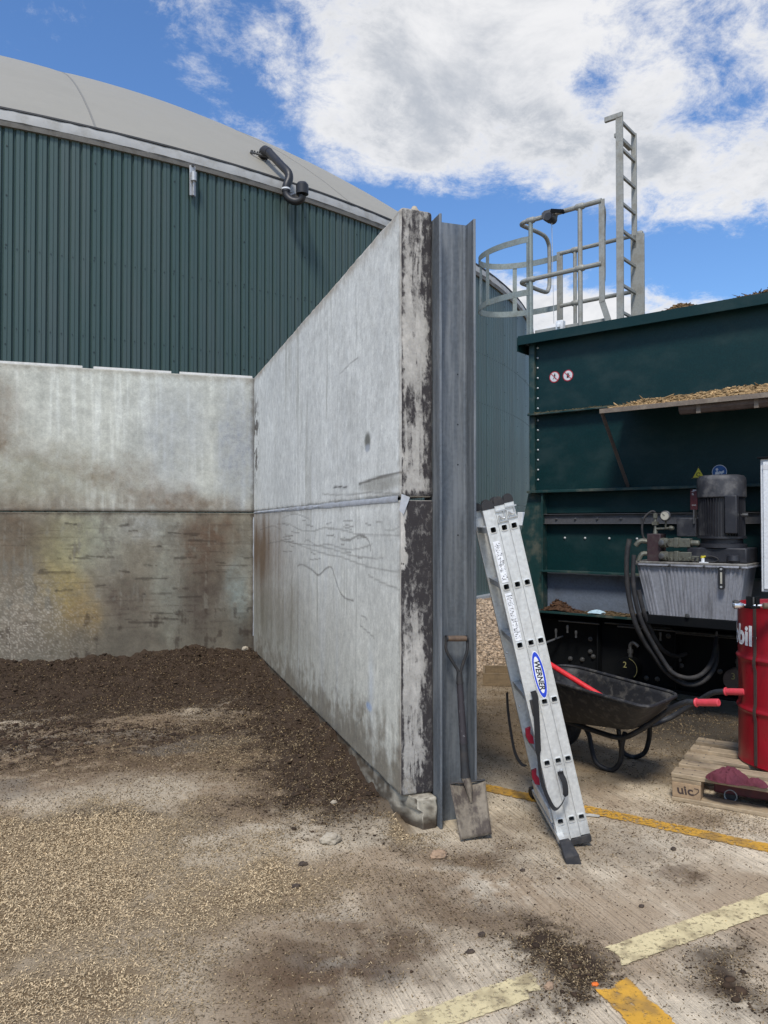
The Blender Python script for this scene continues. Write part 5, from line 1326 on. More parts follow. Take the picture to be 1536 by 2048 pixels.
# manifold, solenoid valves, gauge
m = MB(); m.box(1.30, 1.40, -.60, -.48, TZ1 + .018, TZ1 + .22); m.build('manifold_block', M['maroon_block'], hp, bevel=.004)
for z, L_ in ((TZ1 + .155, .15), (TZ1 + .058, .16)):
    m = MB(); m.lathe([(.030, 0), (.036, .006), (.036, .05), (.028, .055), (.028, .07)], (1.40, -.585, z), (1, -.25, 0), 16)
    v = m.build('solenoid_valve', M['brass_grime'], hp)
    MB().lathe([(.020, 0), (.020, .012), (.012, .014)], (1.415, -.62, z), (0.1, -1, 0), 12).build('solenoid_nut', M['bolt_dull'], v)
    m = MB(); m.box(1.46, 1.46 + L_, -.60, -.53, z - .03, z + .032); m.box(1.50, 1.53, -.61, -.54, z - .034, z + .038); m.lathe([(.022, 0), (.022, .05), (.014, .06)], (1.46 + L_, -.57, z), (1, 0, 0), 10); m.build('valve_body', M['brass_grime'], v, bevel=.003)
rj = random.Random(4)
m = MB()
for k in range(9):
    x = 1.42 + .03 * k; m.tube([(x, -.60, TZ1 + .03), (x + rj.uniform(-.01, .01), -.605, TZ1 + .05)], [.011, .008], 6)
m.build('valve_fittings', M['brass_grime'], hp)
gz = 1.517
m = MB(); m.tube([(1.345, -.55, TZ1 + .21), (1.345, -.55, TZ1 + .25), (1.345, -.55, TZ1 + .27), (1.345, -.55, 1.54)], [.02, .013, .010, .010], 8); m.box(1.325, 1.365, -.565, -.535, TZ1 + .285, TZ1 + .31)
m.tube([(1.345, -.55, TZ1 + .255), (1.46, -.56, TZ1 + .262)], .009, 8); m.lathe([(.017, 0), (.019, .01), (.012, .03)], (1.455, -.56, TZ1 + .262), (1, -.2, 0), 8); m.tube([(1.425, -.56, TZ1 + .262), (1.43, -.57, gz - .03)], .008, 6)
m.tube([(1.345, -.55, 1.50), (1.345, -.55, 1.535)], .017, 7); m.build('gauge_stem', M['brass_grime'], hp)
m = MB(); m.lathe([(.030, .02), (.037, .014), (.037, -.004), (.034, -.008)], (1.432, -.585, gz), (0, -1, 0), 24)
m = MB(); m.lathe([(.034, -.02), (.038, -.012), (.038, .008), (.034, .012)], (1.432, -.585, gz), (0, -1, 0), 24); gg = m.build('pressure_gauge', M['bolt_dull'], hp)
MB().cyl((1.432, -.5975, gz), (1.432, -.5985, gz), .030, n=24).build('gauge_dial', M['gauge_face'], gg)
m = MB(); m.bar((1.432, -.5995, gz), (1.414, -.5995, gz + .016), .002, .003); m.build('gauge_needle', M['sign_black'], gg)
MB().tube(smooth_path([(1.345, -.55, 1.545), (1.32, -.56, 1.55), (1.275, -.57, 1.51), (1.255, -.575, 1.44), (1.262, -.57, 1.36), (1.30, -.56, 1.33)], 6), .008, 8).build('small_hose', M['rubber'], hp)
MB().tube(smooth_path([(1.56, -.58, TZ1 + .06), (1.62, -.60, TZ1 + .03), (1.70, -.60, TZ1 + .022), (1.79, -.60, TZ1 + .03), (1.80, -.60, TZ1 + .05), (1.76, -.60, TZ1 + .065), (1.715, -.60, TZ1 + .062)], 6), .005, 6).build('small_hose', M['rubber'], hp)
m = MB(); m.cyl((1.70, -.60, TZ1 + .018), (1.70, -.60, TZ1 + .05), .012, n=10); m.box(1.68, 1.74, -.615, -.585, TZ1 + .018, TZ1 + .024); m.build('level_sensor', M['white_paint'], hp)
m = MB(); m.cyl((1.697, -.60, TZ1 + .05), (1.697, -.60, TZ1 + .067), .012, n=10); m.cyl((1.697, -.60, TZ1 + .06), (1.72, -.60, TZ1 + .063), .006, n=8); m.build('sensor_plug', M['sign_yellow'], hp)
m = MB(); m.lathe([(.035, 0), (.04, .01), (.046, .02), (.04, .055), (.03, .06)], (1.90, -.585, TZ1 + .018), n=18); m.build('filler_cap', M['motor'], hp)
# the two thick hoses: off the manifold, down the left of the tank, sweeping under it
def F_(px, py, b): return faceM(px, py, b)
m = MB(); m.tube(smooth_path([(1.31, -.57, TZ1 + .16), (1.25, -.59, TZ1 + .165), (1.215, -.60, TZ1 + .13)], 4), .020, 10); m.tube(smooth_path([(1.31, -.57, TZ1 + .07), (1.265, -.60, TZ1 + .07), (1.24, -.61, TZ1 + .02)], 4), .018, 10); m.build('hose_elbow', M['brass_grime'], hp)
MB().tube(smooth_path([F_(1259, 1078, .63), F_(1254, 1110, .64), F_(1254, 1160, .64), F_(1260, 1205, .64), F_(1272, 1250, .62), F_(1290, 1285, .55), F_(1308, 1310, .5), F_(1330, 1341, .44), F_(1361, 1364, .40), F_(1389, 1369, .36), F_(1415, 1355, .30), F_(1431, 1327, .22), F_(1433, 1300, .12), F_(1433, 1290, .05)], 7), .0185, 12).build('hydraulic_hose', M['rubber'], hp)
MB().tube(smooth_path([F_(1268, 1110, .64), F_(1266, 1150, .65), F_(1271, 1200, .65), F_(1284, 1245, .62), F_(1301, 1279, .56), F_(1322, 1314, .50), F_(1345, 1345, .46), F_(1376, 1356, .42), F_(1404, 1348, .36), F_(1424, 1322, .28), F_(1431, 1292, .16), F_(1433, 1276, .08)], 7), .0165, 12).build('hydraulic_hose', M['rubber'], hp)
MB().tube(smooth_path([F_(1277, 1180, .60), F_(1288, 1225, .58), F_(1306, 1270, .46), F_(1326, 1300, .30), F_(1350, 1312, .12), F_(1372, 1308, -.05)], 6), .0165, 12).build('hydraulic_hose', M['rubber'], hp)

# ================================================================== CONTROL CABINET at the right edge
q = faceM(1521, 1000, .50)
cabo = MO + MX * (q.x) + MY * (-.50)
cab = empty('control_cabinet', cabo, (0, 0, MROT), 'white control cabinet cut off by the right edge, above the red drum', 'cabinet')
zc0, zc1 = .99, 1.905
MB().box(0, .6, 0, .26, zc0, zc1).build('cabinet_body', M['white_paint'], cab, bevel=.006)
MB().box(.02, .58, -.016, -.001, zc0 + .02, zc1 - .02).build('cabinet_door', M['white_paint'], cab, bevel=.004)
MB().box(-.015, .615, -.03, .28, zc1 + .001, zc1 + .014).build('rain_cover', M['black'], cab, bevel=.003)
MB().box(.02, .12, -.0175, -.0165, zc1 - .075, zc1 - .04).build('label_plate', M['sign_white'], cab)
m = MB(); m.box(.05, .10, .08, .13, .003, zc0); m.box(.5, .55, .08, .13, .003, zc0); m.build('stand', M['black'], cab)
# ================================================================== LADDER
LB = C(.793, 3.49); LROT = -YAW     # local x: across the stack of sections, local y: along the rungs, away from the eye
LEAN = math.atan(.355 / 1.557)
lad = empty('extension_ladder', LB, (0, -LEAN, LROT), 'aluminium three section extension ladder leaning against the steel post', 'ladder')
LL = 1.588; WID = .455
rows = [.112, .380, .652, .924, 1.194, 1.458]
secs = [(0.0, .054, 0.0), (.0555, .046, .008), (.103, .042, .012)]   # x0, width, lift
def stile(x0, w, z0, z1, near):
    m = MB(); y0 = 0 if near else WID - .004; t = .0035; dp = .030
    ya, yb = (y0, y0 + t) if near else (WID - t, WID)
    zs = z0; hs = .0125
    for r_ in rows:
        m.box(x0, x0 + w, ya, yb, zs, r_ - hs)
        cx = x0 + w / 2
        m.box(x0, cx - hs, ya, yb, r_ - hs, r_ + hs); m.box(cx + hs, x0 + w, ya, yb, r_ - hs, r_ + hs)
        zs = r_ + hs
    m.box(x0, x0 + w, ya, yb, zs, z1)
    fy0, fy1 = (ya + t, ya + dp) if near else (yb - dp, yb - t)
    m.box(x0, x0 + .0025, fy0, fy1, z0, z1); m.box(x0 + w - .0025, x0 + w, fy0, fy1, z0, z1)
    # shallow raised lips along the face
    if near:
        m.box(x0, x0 + .003, ya - .0015, ya, z0, z1); m.box(x0 + w - .003, x0 + w, ya - .0015, ya, z0, z1)
    return m
for i, (x0, w, dz) in enumerate(secs):
    for near in (True, False):
        s_ = stile(x0, w, .02 + dz, LL - .02 + dz, near).build('stile', M['alu'], lad, smooth=False)
        # rounded black end cap
        y0, y1 = (-.002, .032) if near else (WID - .032, WID + .002)
        pts = [(x0 + w / 2 + w / 2 * 1.02 * math.cos(a), y0, LL - .02 + dz + .026 * math.sin(a)) for a in np.linspace(0, PI, 13)]
        pts = [(x0 + w * 1.01, y0, LL - .035 + dz)] + pts + [(x0 - w * .01, y0, LL - .035 + dz)]
        MB().prism(pts, (0, y1 - y0, 0)).build('end_cap', M['rubber'], lad)
def ringframe(cx, r_):
    m = MB(); o, i_ = .0165, .0118; n = 16
    def sq(h, k):
        a = 2 * PI * k / n; c_, s_ = math.cos(a), math.sin(a); e = .42
        return (h * math.copysign(abs(c_) ** e, c_), h * math.copysign(abs(s_) ** e, s_))
    vs_ = []
    for h, y in ((o, .0), (o * .97, -.0035), (i_ * 1.04, -.0042), (i_, .004)):
        for k in range(n): p = sq(h, k); vs_.append((cx + p[0], y, r_ + p[1]))
    return m.add(vs_, [(q * n + k, q * n + (k + 1) % n, (q + 1) * n + (k + 1) % n, (q + 1) * n + k) for q in range(3) for k in range(n)])
for i, (x0, w, dz) in enumerate(secs):
    cx = x0 + w / 2
    for r_ in rows:
        h, t = .0145 if i == 0 else .0135, .0018
        m = MB()
        m.box(cx - h, cx + h, .005, WID - .005, r_ + h - t, r_ + h); m.box(cx - h, cx + h, .005, WID - .005, r_ - h, r_ - h + t)
        m.box(cx - h, cx - h + t, .005, WID - .005, r_ - h + t, r_ + h - t); m.box(cx + h - t, cx + h, .005, WID - .005, r_ - h + t, r_ + h - t)
        m.box(cx - h + t, cx + h - t, WID - .03, WID - .02, r_ - h + t, r_ + h - t)
        ru = m.build('rung', M['alu_dark'], lad, smooth=False)
        ringframe(cx, r_).build('rung_collar', M['alu'], ru)
# rubber foot under the sections and the stabiliser bar with its two feet
m = MB(); m.prism([(.050, -.003, .022), (.146, -.003, .030), (.147, -.003, .004), (.140, -.003, -.008), (.050, -.003, -.004)], (0, .034, 0)); m.build('rubber_foot', M['rubber'], lad, bevel=.003)
m = MB(); m.prism([(.050, WID - .031, .022), (.146, WID - .031, .030), (.147, WID - .031, .004), (.140, WID - .031, -.008), (.050, WID - .031, -.004)], (0, .034, 0)); m.build('rubber_foot', M['rubber'], lad, bevel=.003)
m = MB(); m.box(-.004, .026, -.09, WID + .13, .030, .062); m.box(-.002, .054, .03, .05, .005, .09); sb_ = m.build('stabiliser_bar', M['alu'], lad, bevel=.003)
def sfoot(y0, sgn):
    m = MB()
    a = [(-.010, y0, .072), (.034, y0, .072), (.034, y0, .024), (-.010, y0, .024)]
    b = [(-.014, y0 + sgn * .085, .030), (.050, y0 + sgn * .085, .030), (.052, y0 + sgn * .095, -.040), (-.016, y0 + sgn * .095, -.032)]
    c_ = [(-.012, y0 + sgn * .03, .068), (.038, y0 + sgn * .03, .068), (.044, y0 + sgn * .03, -.010), (-.012, y0 + sgn * .03, -.006)]
    m.add(a + c_ + b, [(0, 1, 2, 3), (0, 4, 5, 1), (1, 5, 6, 2), (2, 6, 7, 3), (3, 7, 4, 0), (4, 8, 9, 5), (5, 9, 10, 6), (6, 10, 11, 7), (7, 11, 8, 4), (8, 11, 10, 9)])
    m.build('stabiliser_foot', M['rubber'], sb_, bevel=.004)
sfoot(-.085, -1); sfoot(WID + .125, 1)
m = MB(); m.box(-.010, .0, .030, WID - .03, .10, .165); m.build('locking_bar', M['alu'], lad, bevel=.003)
# guide hooks near the top
for x0, z in ((.0555, 1.515), (.103, 1.525)):
    m = MB(); m.box(x0 - .002, x0 + .050, -.008, -.002, z + .018, z + .024); m.box(x0 - .002, x0 + .048, -.008, -.002, z - .03, z - .024)
    m.tube(smooth_path([(x0 + .008, -.006, z - .025), (x0 + .010, -.008, z + .0), (x0 + .022, -.009, z - .012), (x0 + .034, -.008, z - .012), (x0 + .036, -.006, z + .018)], 4), .0035, 6)
    m.build('guide_hook', M['galv'], lad)
# stickers, printed matter as small marks
r_ = random.Random(3)
def sticker(z0, z1, xo):
    s_ = MB().box(xo, xo + .030, -.0024, -.0018, z0, z1).build('instruction_sticker', M['logo_white'], lad)
    m = MB(); z = z0 + .012
    while z < z1 - .012:
        x = xo + .004
        while x < xo + .026:
            w_ = r_.uniform(.0015, .006)
            if r_.random() < .62: m.box(x, x + w_, -.0030, -.0025, z, z + r_.choice((.0014, .002, .004)))
            x += w_ + .0015
        z += r_.uniform(.005, .009)
    m.build('sticker_print', M['sign_black'], s_)
sticker(1.215, 1.405, .012); sticker(.945, 1.165, .012)
# oval maker's badge, lettering running down the stile
bz, bx, bl_, bw_ = .775, .083, .105, .0245
def oval(sx, sz, y, cx, cz): return [(cx + sx * math.cos(a), y, cz + sz * math.sin(a)) for a in np.linspace(0, 2 * PI, 40, endpoint=False)]
b1 = MB().prism(oval(bw_ * 1.1, bl_ * 1.05, -.0022, bx, bz), (0, -.0005, 0)).build('badge', M['logo_white'], lad, smooth=False)
MB().prism(oval(bw_, bl_, -.0029, bx, bz), (0, -.0004, 0)).build('badge_field', M['logo_blue'], b1, smooth=False)
MB().prism(oval(bw_ * .68, bl_ * .80, -.0035, bx - .001, bz), (0, -.0004, 0)).build('badge_field', M['logo_white'], b1, smooth=False)
text_mesh('WERNER', .034, M['sign_black'], 'badge_lettering', b1, Matrix.Translation((bx - .001, -.0042, bz)) @ Matrix.Rotation(R(90), 4, 'X') @ Matrix.Rotation(R(-90), 4, 'Z'), bold=.0009, shear=.25, xs=.98)
# rivets
for x, z in ((.083, .335), (.020, .665)): MB().lathe([(.008, 0), (.007, .004), (.003, .006)], (x, -.002, z), (0, -1, 0), 12).build('rivet', M['bolt'], lad)
for z in (.845, .575): MB().lathe([(.007, 0), (.006, .004), (.003, .006)], (-.001, .30, z), (-1, 0, 0), 12).build('rivet', M['bolt'], lad)
m = MB(); m.box(.012, .034, -.010, -.002, .60, .675); m.build('strap_bracket', M['rubber'], lad, bevel=.003)
# red catches on the rungs
for z, y in ((.45, .22), (.20, .36)):
    m = MB(); m.prism([(-.004, y, z - .035), (.018, y, z - .045), (.022, y, z - .01), (.012, y, z + .01), (.020, y, z + .04), (-.006, y, z + .035), (-.012, y, z + .0)], (0, .018, 0)); m.build('red_catch', M['red_clip'], lad, bevel=.002)
# webbing straps
def ribbon(name, pts, w, wdir, parent, t=.0016, n=6):
    P_ = smooth_path(pts, n); m = MB(); vs_ = []
    for i, p in enumerate(P_):
        tt = (P_[min(i + 1, len(P_) - 1)] - P_[max(i - 1, 0)]).normalized(); k = i / (len(P_) - 1)
        wd = Vector(wdir(k) if callable(wdir) else wdir); wd = (wd - tt * wd.dot(tt)).normalized(); nn = tt.cross(wd) * t / 2; wv = wd * w / 2
        vs_ += [p - wv - nn, p + wv - nn, p + wv + nn, p - wv + nn]
    m.add(vs_, [(4 * i + q, 4 * i + 4 + q, 4 * i + 4 + (q + 1) % 4, 4 * i + (q + 1) % 4) for i in range(len(P_) - 1) for q in range(4)]); return m.build(name, M['web'], parent)
def fromL(px, py, y):   # ladder-local point seen at a photo position, in the plane y
    import itertools
    a, k = ray(px, py); inv = (Matrix.Translation(LB) @ Matrix.Rotation(LROT, 4, 'Z') @ Matrix.Rotation(-LEAN, 4, 'Y')).inverted()
    o = inv @ Vector((0, 0, EYE)); d = (inv.to_3x3() @ C(a, 1, k)); t = (y - o.y) / d.y; return o + d * t
ribbon('webbing_strap', [fromL(1066, 1382, -.012), fromL(1071, 1400, -.022), fromL(1074, 1450, -.022), fromL(1077, 1510, -.014), fromL(1083, 1560, -.010), fromL(1097, 1598, -.018), fromL(1110, 1618, -.03), fromL(1122, 1610, -.045), fromL(1131, 1590, -.045), fromL(1129, 1565, -.03), fromL(1121, 1547, -.006)], .026,
       lambda k: (1, -.15, .1) if k < .3 else ((.75, .9, .1) if k < .62 else ((.35, 1, 0) if k < .8 else (1, .3, .1))), lad)
m = MB(); q = fromL(1121, 1545, -.005); m.box(q.x - .013, q.x + .013, -.009, -.002, q.z - .012, q.z + .006); m.build('strap_end', M['web'], lad, bevel=.002)
ribbon('webbing_strap', [fromL(1014, 1385, WID - .01), fromL(1016, 1420, WID + .0), fromL(1022, 1465, WID + .0), fromL(1030, 1505, WID - .02), fromL(1042, 1527, WID - .04), fromL(1052, 1532, WID - .06)], .024, (.6, .8, 0), lad)

# ================================================================== SHOVEL in the channel of the post
sh = empty('shovel', C(.42, 3.60), (0, 0, 0), 'old square mouthed shovel with a D handle standing in the steel post channel', 'shovel')
So = sh.location
def SP(px, py, D): return P(px, py, D) - So
top = SP(913, 1277, 3.73); neck = SP(919, 1356, 3.735); sock = SP(931, 1555, 3.69)
grip0, grip1 = SP(894, 1277, 3.725), SP(933, 1277, 3.735)
MB().tube([grip0, grip0.lerp(grip1, .1), grip0.lerp(grip1, .5), grip0.lerp(grip1, .9), grip1], [.012, .0135, .0145, .0135, .012], 12).build('grip', M['shovel_wood'], sh)
m = MB()
for gpt, s in ((grip0, -1), (grip1, 1)):
    m.tube(smooth_path([gpt + Vector((s * .004, 0, .008)), gpt + Vector((s * .005, 0, -.02)), gpt + Vector((s * .002, 0, -.06)), gpt.lerp(neck, .62) + Vector((s * .004, 0, -.004)), neck + Vector((s * .007, 0, .03)), neck + Vector((s * .005, 0, -.03))], 5), .0075, 8)
m.cyl(grip0 - Vector((.006, 0, 0)), grip0 + Vector((.002, 0, 0)), .016, n=14); m.cyl(grip1 - Vector((.002, 0, 0)), grip1 + Vector((.006, 0, 0)), .016, n=14)
m.tube([neck + Vector((0, 0, .03)), neck, neck + (sock - neck) * .06], [.013, .0155, .016], 12)
m.build('d_handle', M['shovel_steel'], sh)
MB().tube([neck + (sock - neck) * .05, neck.lerp(sock, .3), neck.lerp(sock, .66)], [.0155, .0165, .018], 14).build('shaft', M['shaft'], sh)
MB().tube([neck.lerp(sock, .045), neck.lerp(sock, .06)], .018, 14).build('ferrule', M['shovel_steel'], sh)
m = MB(); m.tube([neck.lerp(sock, .655), neck.lerp(sock, .67), neck.lerp(sock, .672), neck.lerp(sock, .9), sock], [.0195, .0195, .0185, .021, .024], 14); m.build('shovel_socket', M['shovel_steel'], sh)
tl, tr = SP(900, 1567, 3.665), SP(970, 1560, 3.69); bl2, br2 = SP(921, 1680, 3.545), SP(983, 1668, 3.575)
vs_ = []; nu, nv = 12, 14
nrm_b = (tr - tl).cross(bl2 - tl).normalized()
if nrm_b.y > 0: nrm_b = -nrm_b
for i in range(nu + 1):
    for j in range(nv + 1):
        u, v = i / nu, j / nv; p = (tl * (1 - u) + tr * u) * (1 - v) + (bl2 * (1 - u) + br2 * u) * v
        p = p + nrm_b * (-.020 * (1 - (2 * u - 1) ** 2) * (1 - .5 * v) + .02 * (v ** 2) * .3); vs_.append(p)
m = MB(); m.add(vs_, [(i * (nv + 1) + j, (i + 1) * (nv + 1) + j, (i + 1) * (nv + 1) + j + 1, i * (nv + 1) + j + 1) for i in range(nu) for j in range(nv)])
bo = m.build('blade', M['blade'], sh); so = bo.modifiers.new('t', 'SOLIDIFY'); so.thickness = .003
m = MB(); m.tube([sock, tl.lerp(tr, .5) + nrm_b * .004 + (bl2 - tl) * .10, tl.lerp(tr, .5) + nrm_b * -.012 + (bl2 - tl) * .38], [.022, .018, .004], 10); m.build('blade_strap', M['blade'], bo)
m = MB(); m.tube([tl, tr], .0045, 6); m.build('tread', M['shovel_steel'], bo)

# ================================================================== WHEELBARROW
wb = empty('wheelbarrow', C(1.46, 4.68), label='muddy black builder\'s wheelbarrow with pink red grips standing behind the ladder', cat='wheelbarrow')
Wo = wb.location
def WP(px, py, D): return P(px, py, D) - Wo
def WC(l, d, z): return C(l, d, z) - Wo
e_ = (C(.65, -.76)).normalized(); s_v = (C(.76, .65)).normalized()
rim_c = [WC(1.36, 3.985, .505), WC(1.655, 4.31, .505), WC(1.175, 4.98, .555), WC(.84, 4.64, .560)]   # back-near, back-far, front-far, front-near
bot_c = [WC(1.355, 4.26, .318), WC(1.50, 4.42, .32), WC(1.20, 4.84, .27), WC(1.03, 4.67, .27)]
def rounded(corners, rad, n=6, lift=0):
    out = []
    for i in range(4):
        p = corners[i]; a = corners[i - 1]; b = corners[(i + 1) % 4]
        pa = p + (a - p).normalized() * rad[i]; pb = p + (b - p).normalized() * rad[i]
        for k in range(n + 1):
            t = k / n; out.append((1 - t) ** 2 * pa + 2 * t * (1 - t) * p + t * t * pb)
        nxt = corners[(i + 1) % 4]; q0 = pb; q1 = nxt + (p - nxt).normalized() * rad[(i + 1) % 4]
        for k in range(1, 6): out.append(q0.lerp(q1, k / 6))
    return [q + Vector((0, 0, lift)) for q in out]
rimr = rounded(rim_c, (.09, .10, .16, .16)); botr = rounded(bot_c, (.07, .07, .09, .09)); n = len(rimr)
levels = []
for t in (0, .12, .35, .6, .82, .95, 1.0):
    lv = []
    for a, b in zip(rimr, botr):
        k = t ** .9; q = a.lerp(b, k); bulge = math.sin(PI * t) * .018; ctr = (WC(1.27, 4.55, 0)); dr = (q - ctr); dr.z = 0; q = q + dr.normalized() * bulge; lv.append(q)
    levels.append(lv)
m = MB(); vs_ = [q for lv in levels for q in lv]; fs_ = [(i * n + k, i * n + (k + 1) % n, (i + 1) * n + (k + 1) % n, (i + 1) * n + k) for i in range(len(levels) - 1) for k in range(n)]
vs_.append(sum(levels[-1], Vector()) / n); c0 = len(vs_) - 1; fs_ += [((len(levels) - 1) * n + k, (len(levels) - 1) * n + (k + 1) % n, c0) for k in range(n)]
m.add(vs_, fs_); pan = m.build('pan', M['pan'], wb, angle=60); so = pan.modifiers.new('t', 'SOLIDIFY'); so.thickness = .004
MB().tube(rimr, .0095, 8, closed=True).build('rolled_rim', M['pan'], pan)
mz = MB()
for k in range(7):
    pass
# tubular frame
near_g0, near_g1 = WP(1393, 1405, 4.06), WP(1437, 1405, 3.96)
far_g0, far_g1 = WP(1452, 1383, 4.34), WP(1490, 1384, 4.25)
wheel_c = WC(1.128, 5.06, .185)
for nm, pts in (('near', [near_g1, near_g0, WP(1375, 1404, 4.10), WP(1345, 1416, 4.17), WP(1310, 1440, 4.26), WP(1275, 1463, 4.34), WP(1240, 1475, 4.44), WP(1190, 1462, 4.62), WC(1.07, 4.82, .25), wheel_c + s_v * -.05]),
                ('far', [far_g1, far_g0, WP(1425, 1386, 4.40), WP(1400, 1400, 4.47), WP(1370, 1418, 4.52), WP(1330, 1440, 4.56), WC(1.52, 4.56, .27), WC(1.32, 4.85, .25), wheel_c + s_v * .06])):
    MB().tube(smooth_path(pts, 6), .0155, 12).build('frame_tube', M['frame_black'], wb)
for g0, g1 in ((near_g0, near_g1), (far_g0, far_g1)):
    d = (g1 - g0); m = MB(); m.tube([g0 - d * .04, g0, g0 + d * .01, g0 + d * .04, g0 + d * .05, g0 + d * .9, g1 + d * .0, g1 + d * .03], [.022, .024, .024, .021, .0185, .0195, .019, .014], 16); m.build('grip', M['grip'], wb)
nl = [WP(1134, 1436, 4.84), WP(1160, 1444, 4.78), WP(1177, 1468, 4.72), WP(1184, 1500, 4.66), WP(1194, 1527, 4.60), WP(1222, 1540, 4.545), WP(1240, 1524, 4.50), WP(1244, 1490, 4.46), WP(1250, 1466, 4.42)]
fl = [WP(1236, 1452, 4.80), WP(1240, 1480, 4.80), WP(1247, 1505, 4.80), WP(1268, 1514, 4.80), WP(1289, 1505, 4.74), WP(1298, 1478, 4.68), WP(1300, 1450, 4.60), WP(1306, 1432, 4.56)]
for L_ in (nl, fl): MB().tube(smooth_path(L_, 6), .0145, 12).build('leg', M['frame_black'], wb)
ax = s_v
wh = MB().lathe([(.06, -.03), (.125, -.034), (.150, -.045), (.172, -.040), (.183, -.020), (.185, 0), (.183, .020), (.172, .040), (.150, .045), (.125, .034), (.06, .03)], wheel_c, ax, 36).build('wheel', M['rubber'], wb)
MB().lathe([(.02, -.05), (.025, -.045), (.115, -.036), (.12, -.030), (.12, .03), (.115, .036), (.025, .045), (.02, .05)], wheel_c, ax, 28).build('wheel_rim', M['frame_black'], wh)
# red handled tool thrown in the pan
rh = empty('long_handled_tool', P(1208, 1396, 4.36), label='bright red tool handle lying diagonally in the wheelbarrow pan', cat='tool')
q0, q1 = P(1210, 1397, 4.30) - rh.location, P(1070, 1310, 4.62) - rh.location
MB().tube([q0, q0.lerp(q1, .5), q1, q1 + (q1 - q0) * .02], [.0155, .0155, .0155, .010], 16).build('handle', M['handle_red'], rh)
MB().tube([q0 + (q0 - q1) * .16, q0 + (q0 - q1) * .02, q0], [.010, .0135, .0135], 12).build('ferrule', M['plastic'], rh)

# ================================================================== PALLET, PALLET TRUCK, DRUM
pr_ = math.atan2(-.527, .85) ; pal_o = C(1.515, 4.08)
px_dir = C(.85, -.527); pal_rot = math.atan2(px_dir.y, px_dir.x)
pal = empty('pallet', pal_o, (0, 0, pal_rot), 'weathered wooden pallet with a branded corner block under the red drum', 'pallet')
rw = random.Random(8)
def plank(x0, x1, y0, y1, z0, z1, name='plank'):
    m = MB(); nx = 10; vs_ = []
    for i in range(nx + 1):
        x = x0 + (x1 - x0) * i / nx; j = lambda s: rw.uniform(-s, s)
        dz = .0015 * math.sin(i * 1.3 + y0 * 40)
        vs_ += [(x, y0 + j(.001), z0), (x, y1 + j(.001), z0), (x, y1 + j(.0018), z1 + dz + j(.0006)), (x, y0 + j(.0018), z1 + dz + j(.0006))]
    fs_ = [(4 * i + q, 4 * i + 4 + q, 4 * i + 4 + (q + 1) % 4, 4 * i + (q + 1) % 4) for i in range(nx) for q in range(4)] + [(0, 1, 2, 3), (4 * nx + 3, 4 * nx + 2, 4 * nx + 1, 4 * nx)]
    m.add(vs_, fs_); o = m.build(name, M['pallet'], pal, smooth=False, bevel=.003); return o
ys = [(0, .120), (.182, .278), (.350, .450), (.520, .618), (.696, .80)]
for y0, y1 in ys: plank(rw.uniform(-.004, .004), 1.2, y0, y1, .123, .145)
for x0 in (0, .5275, 1.055): plank_ = MB().box(x0, x0 + .145, .003, .797, .1005, .1225).build('cross_plank', M['pallet'], pal, bevel=.002)
for y0, y1 in ((0, .1), (.35, .45), (.70, .80)):
    for x0 in (0, .5275, 1.055): MB().box(x0 + .002, x0 + .143, y0 + .001, y1, .0225, .1).build('block', M['pallet_block'], pal, bevel=.003)
    plank(0, 1.2, y0 - (.002 if y0 == 0 else 0), y1, .001, .0222, 'bottom_plank')
cb_ = [c for c in pal.children if c.name.startswith('block')][0]
tm = Matrix.Translation((.070, -.0006, .063)) @ Matrix.Rotation(R(90), 4, 'X')
text_mesh('uic', .062, M['strip'], 'brand_lettering', cb_, tm, bold=.0012, shear=-.15, xs=1.15)
m = MB(); arc = smooth_path([(.098, -.0004, .045), (.118, -.0004, .052), (.134, -.0004, .070), (.131, -.0004, .080), (.112, -.0004, .082)], 5); m.tube(arc, .0018, 5); m.build('brand_swash', M['strip'], cb_)
# nails
m = MB()
for y0, y1 in ys:
    for x0 in (.04, .10, .57, .63):
        for yy in (y0 + .02, y1 - .02): m.cyl((x0, yy, .1445), (x0, yy, .1475), .004, n=6)
tag(m.build('nails', M['bolt_dull'], pal), kind='stuff')
tk = empty('pallet_truck', pal_o + Matrix.Rotation(pal_rot, 3, 'Z') @ Vector((.25, .2, 0)), (0, 0, pal_rot), 'dirty red pallet truck forks pushed under the wooden pallet', 'pallet truck')
for y0 in (-.085, .275):
    f_ = MB().box(-.06, 1.6, y0, y0 + .15, .045, .094).build('fork', M['truck_red'], tk, bevel=.006)
    MB().lathe([(.012, -.05), (.036, -.05), (.037, -.045), (.037, .045), (.036, .05), (.012, .05)], (.02, y0 + .055, .0385), (0, 1, 0), 20).build('roller', M['rubber'], f_)
    MB().tube([(.02 + .030 * math.cos(a), y0 + .002, .0385 + .030 * math.sin(a)) for a in np.linspace(0, 2 * PI, 24, endpoint=False)], .0035, 6, closed=True).build('roller_rim', M['galv'], f_)
MB().box(1.45, 1.75, -.10, .44, .10, .30).build('truck_head', M['truck_red'], tk, bevel=.01)
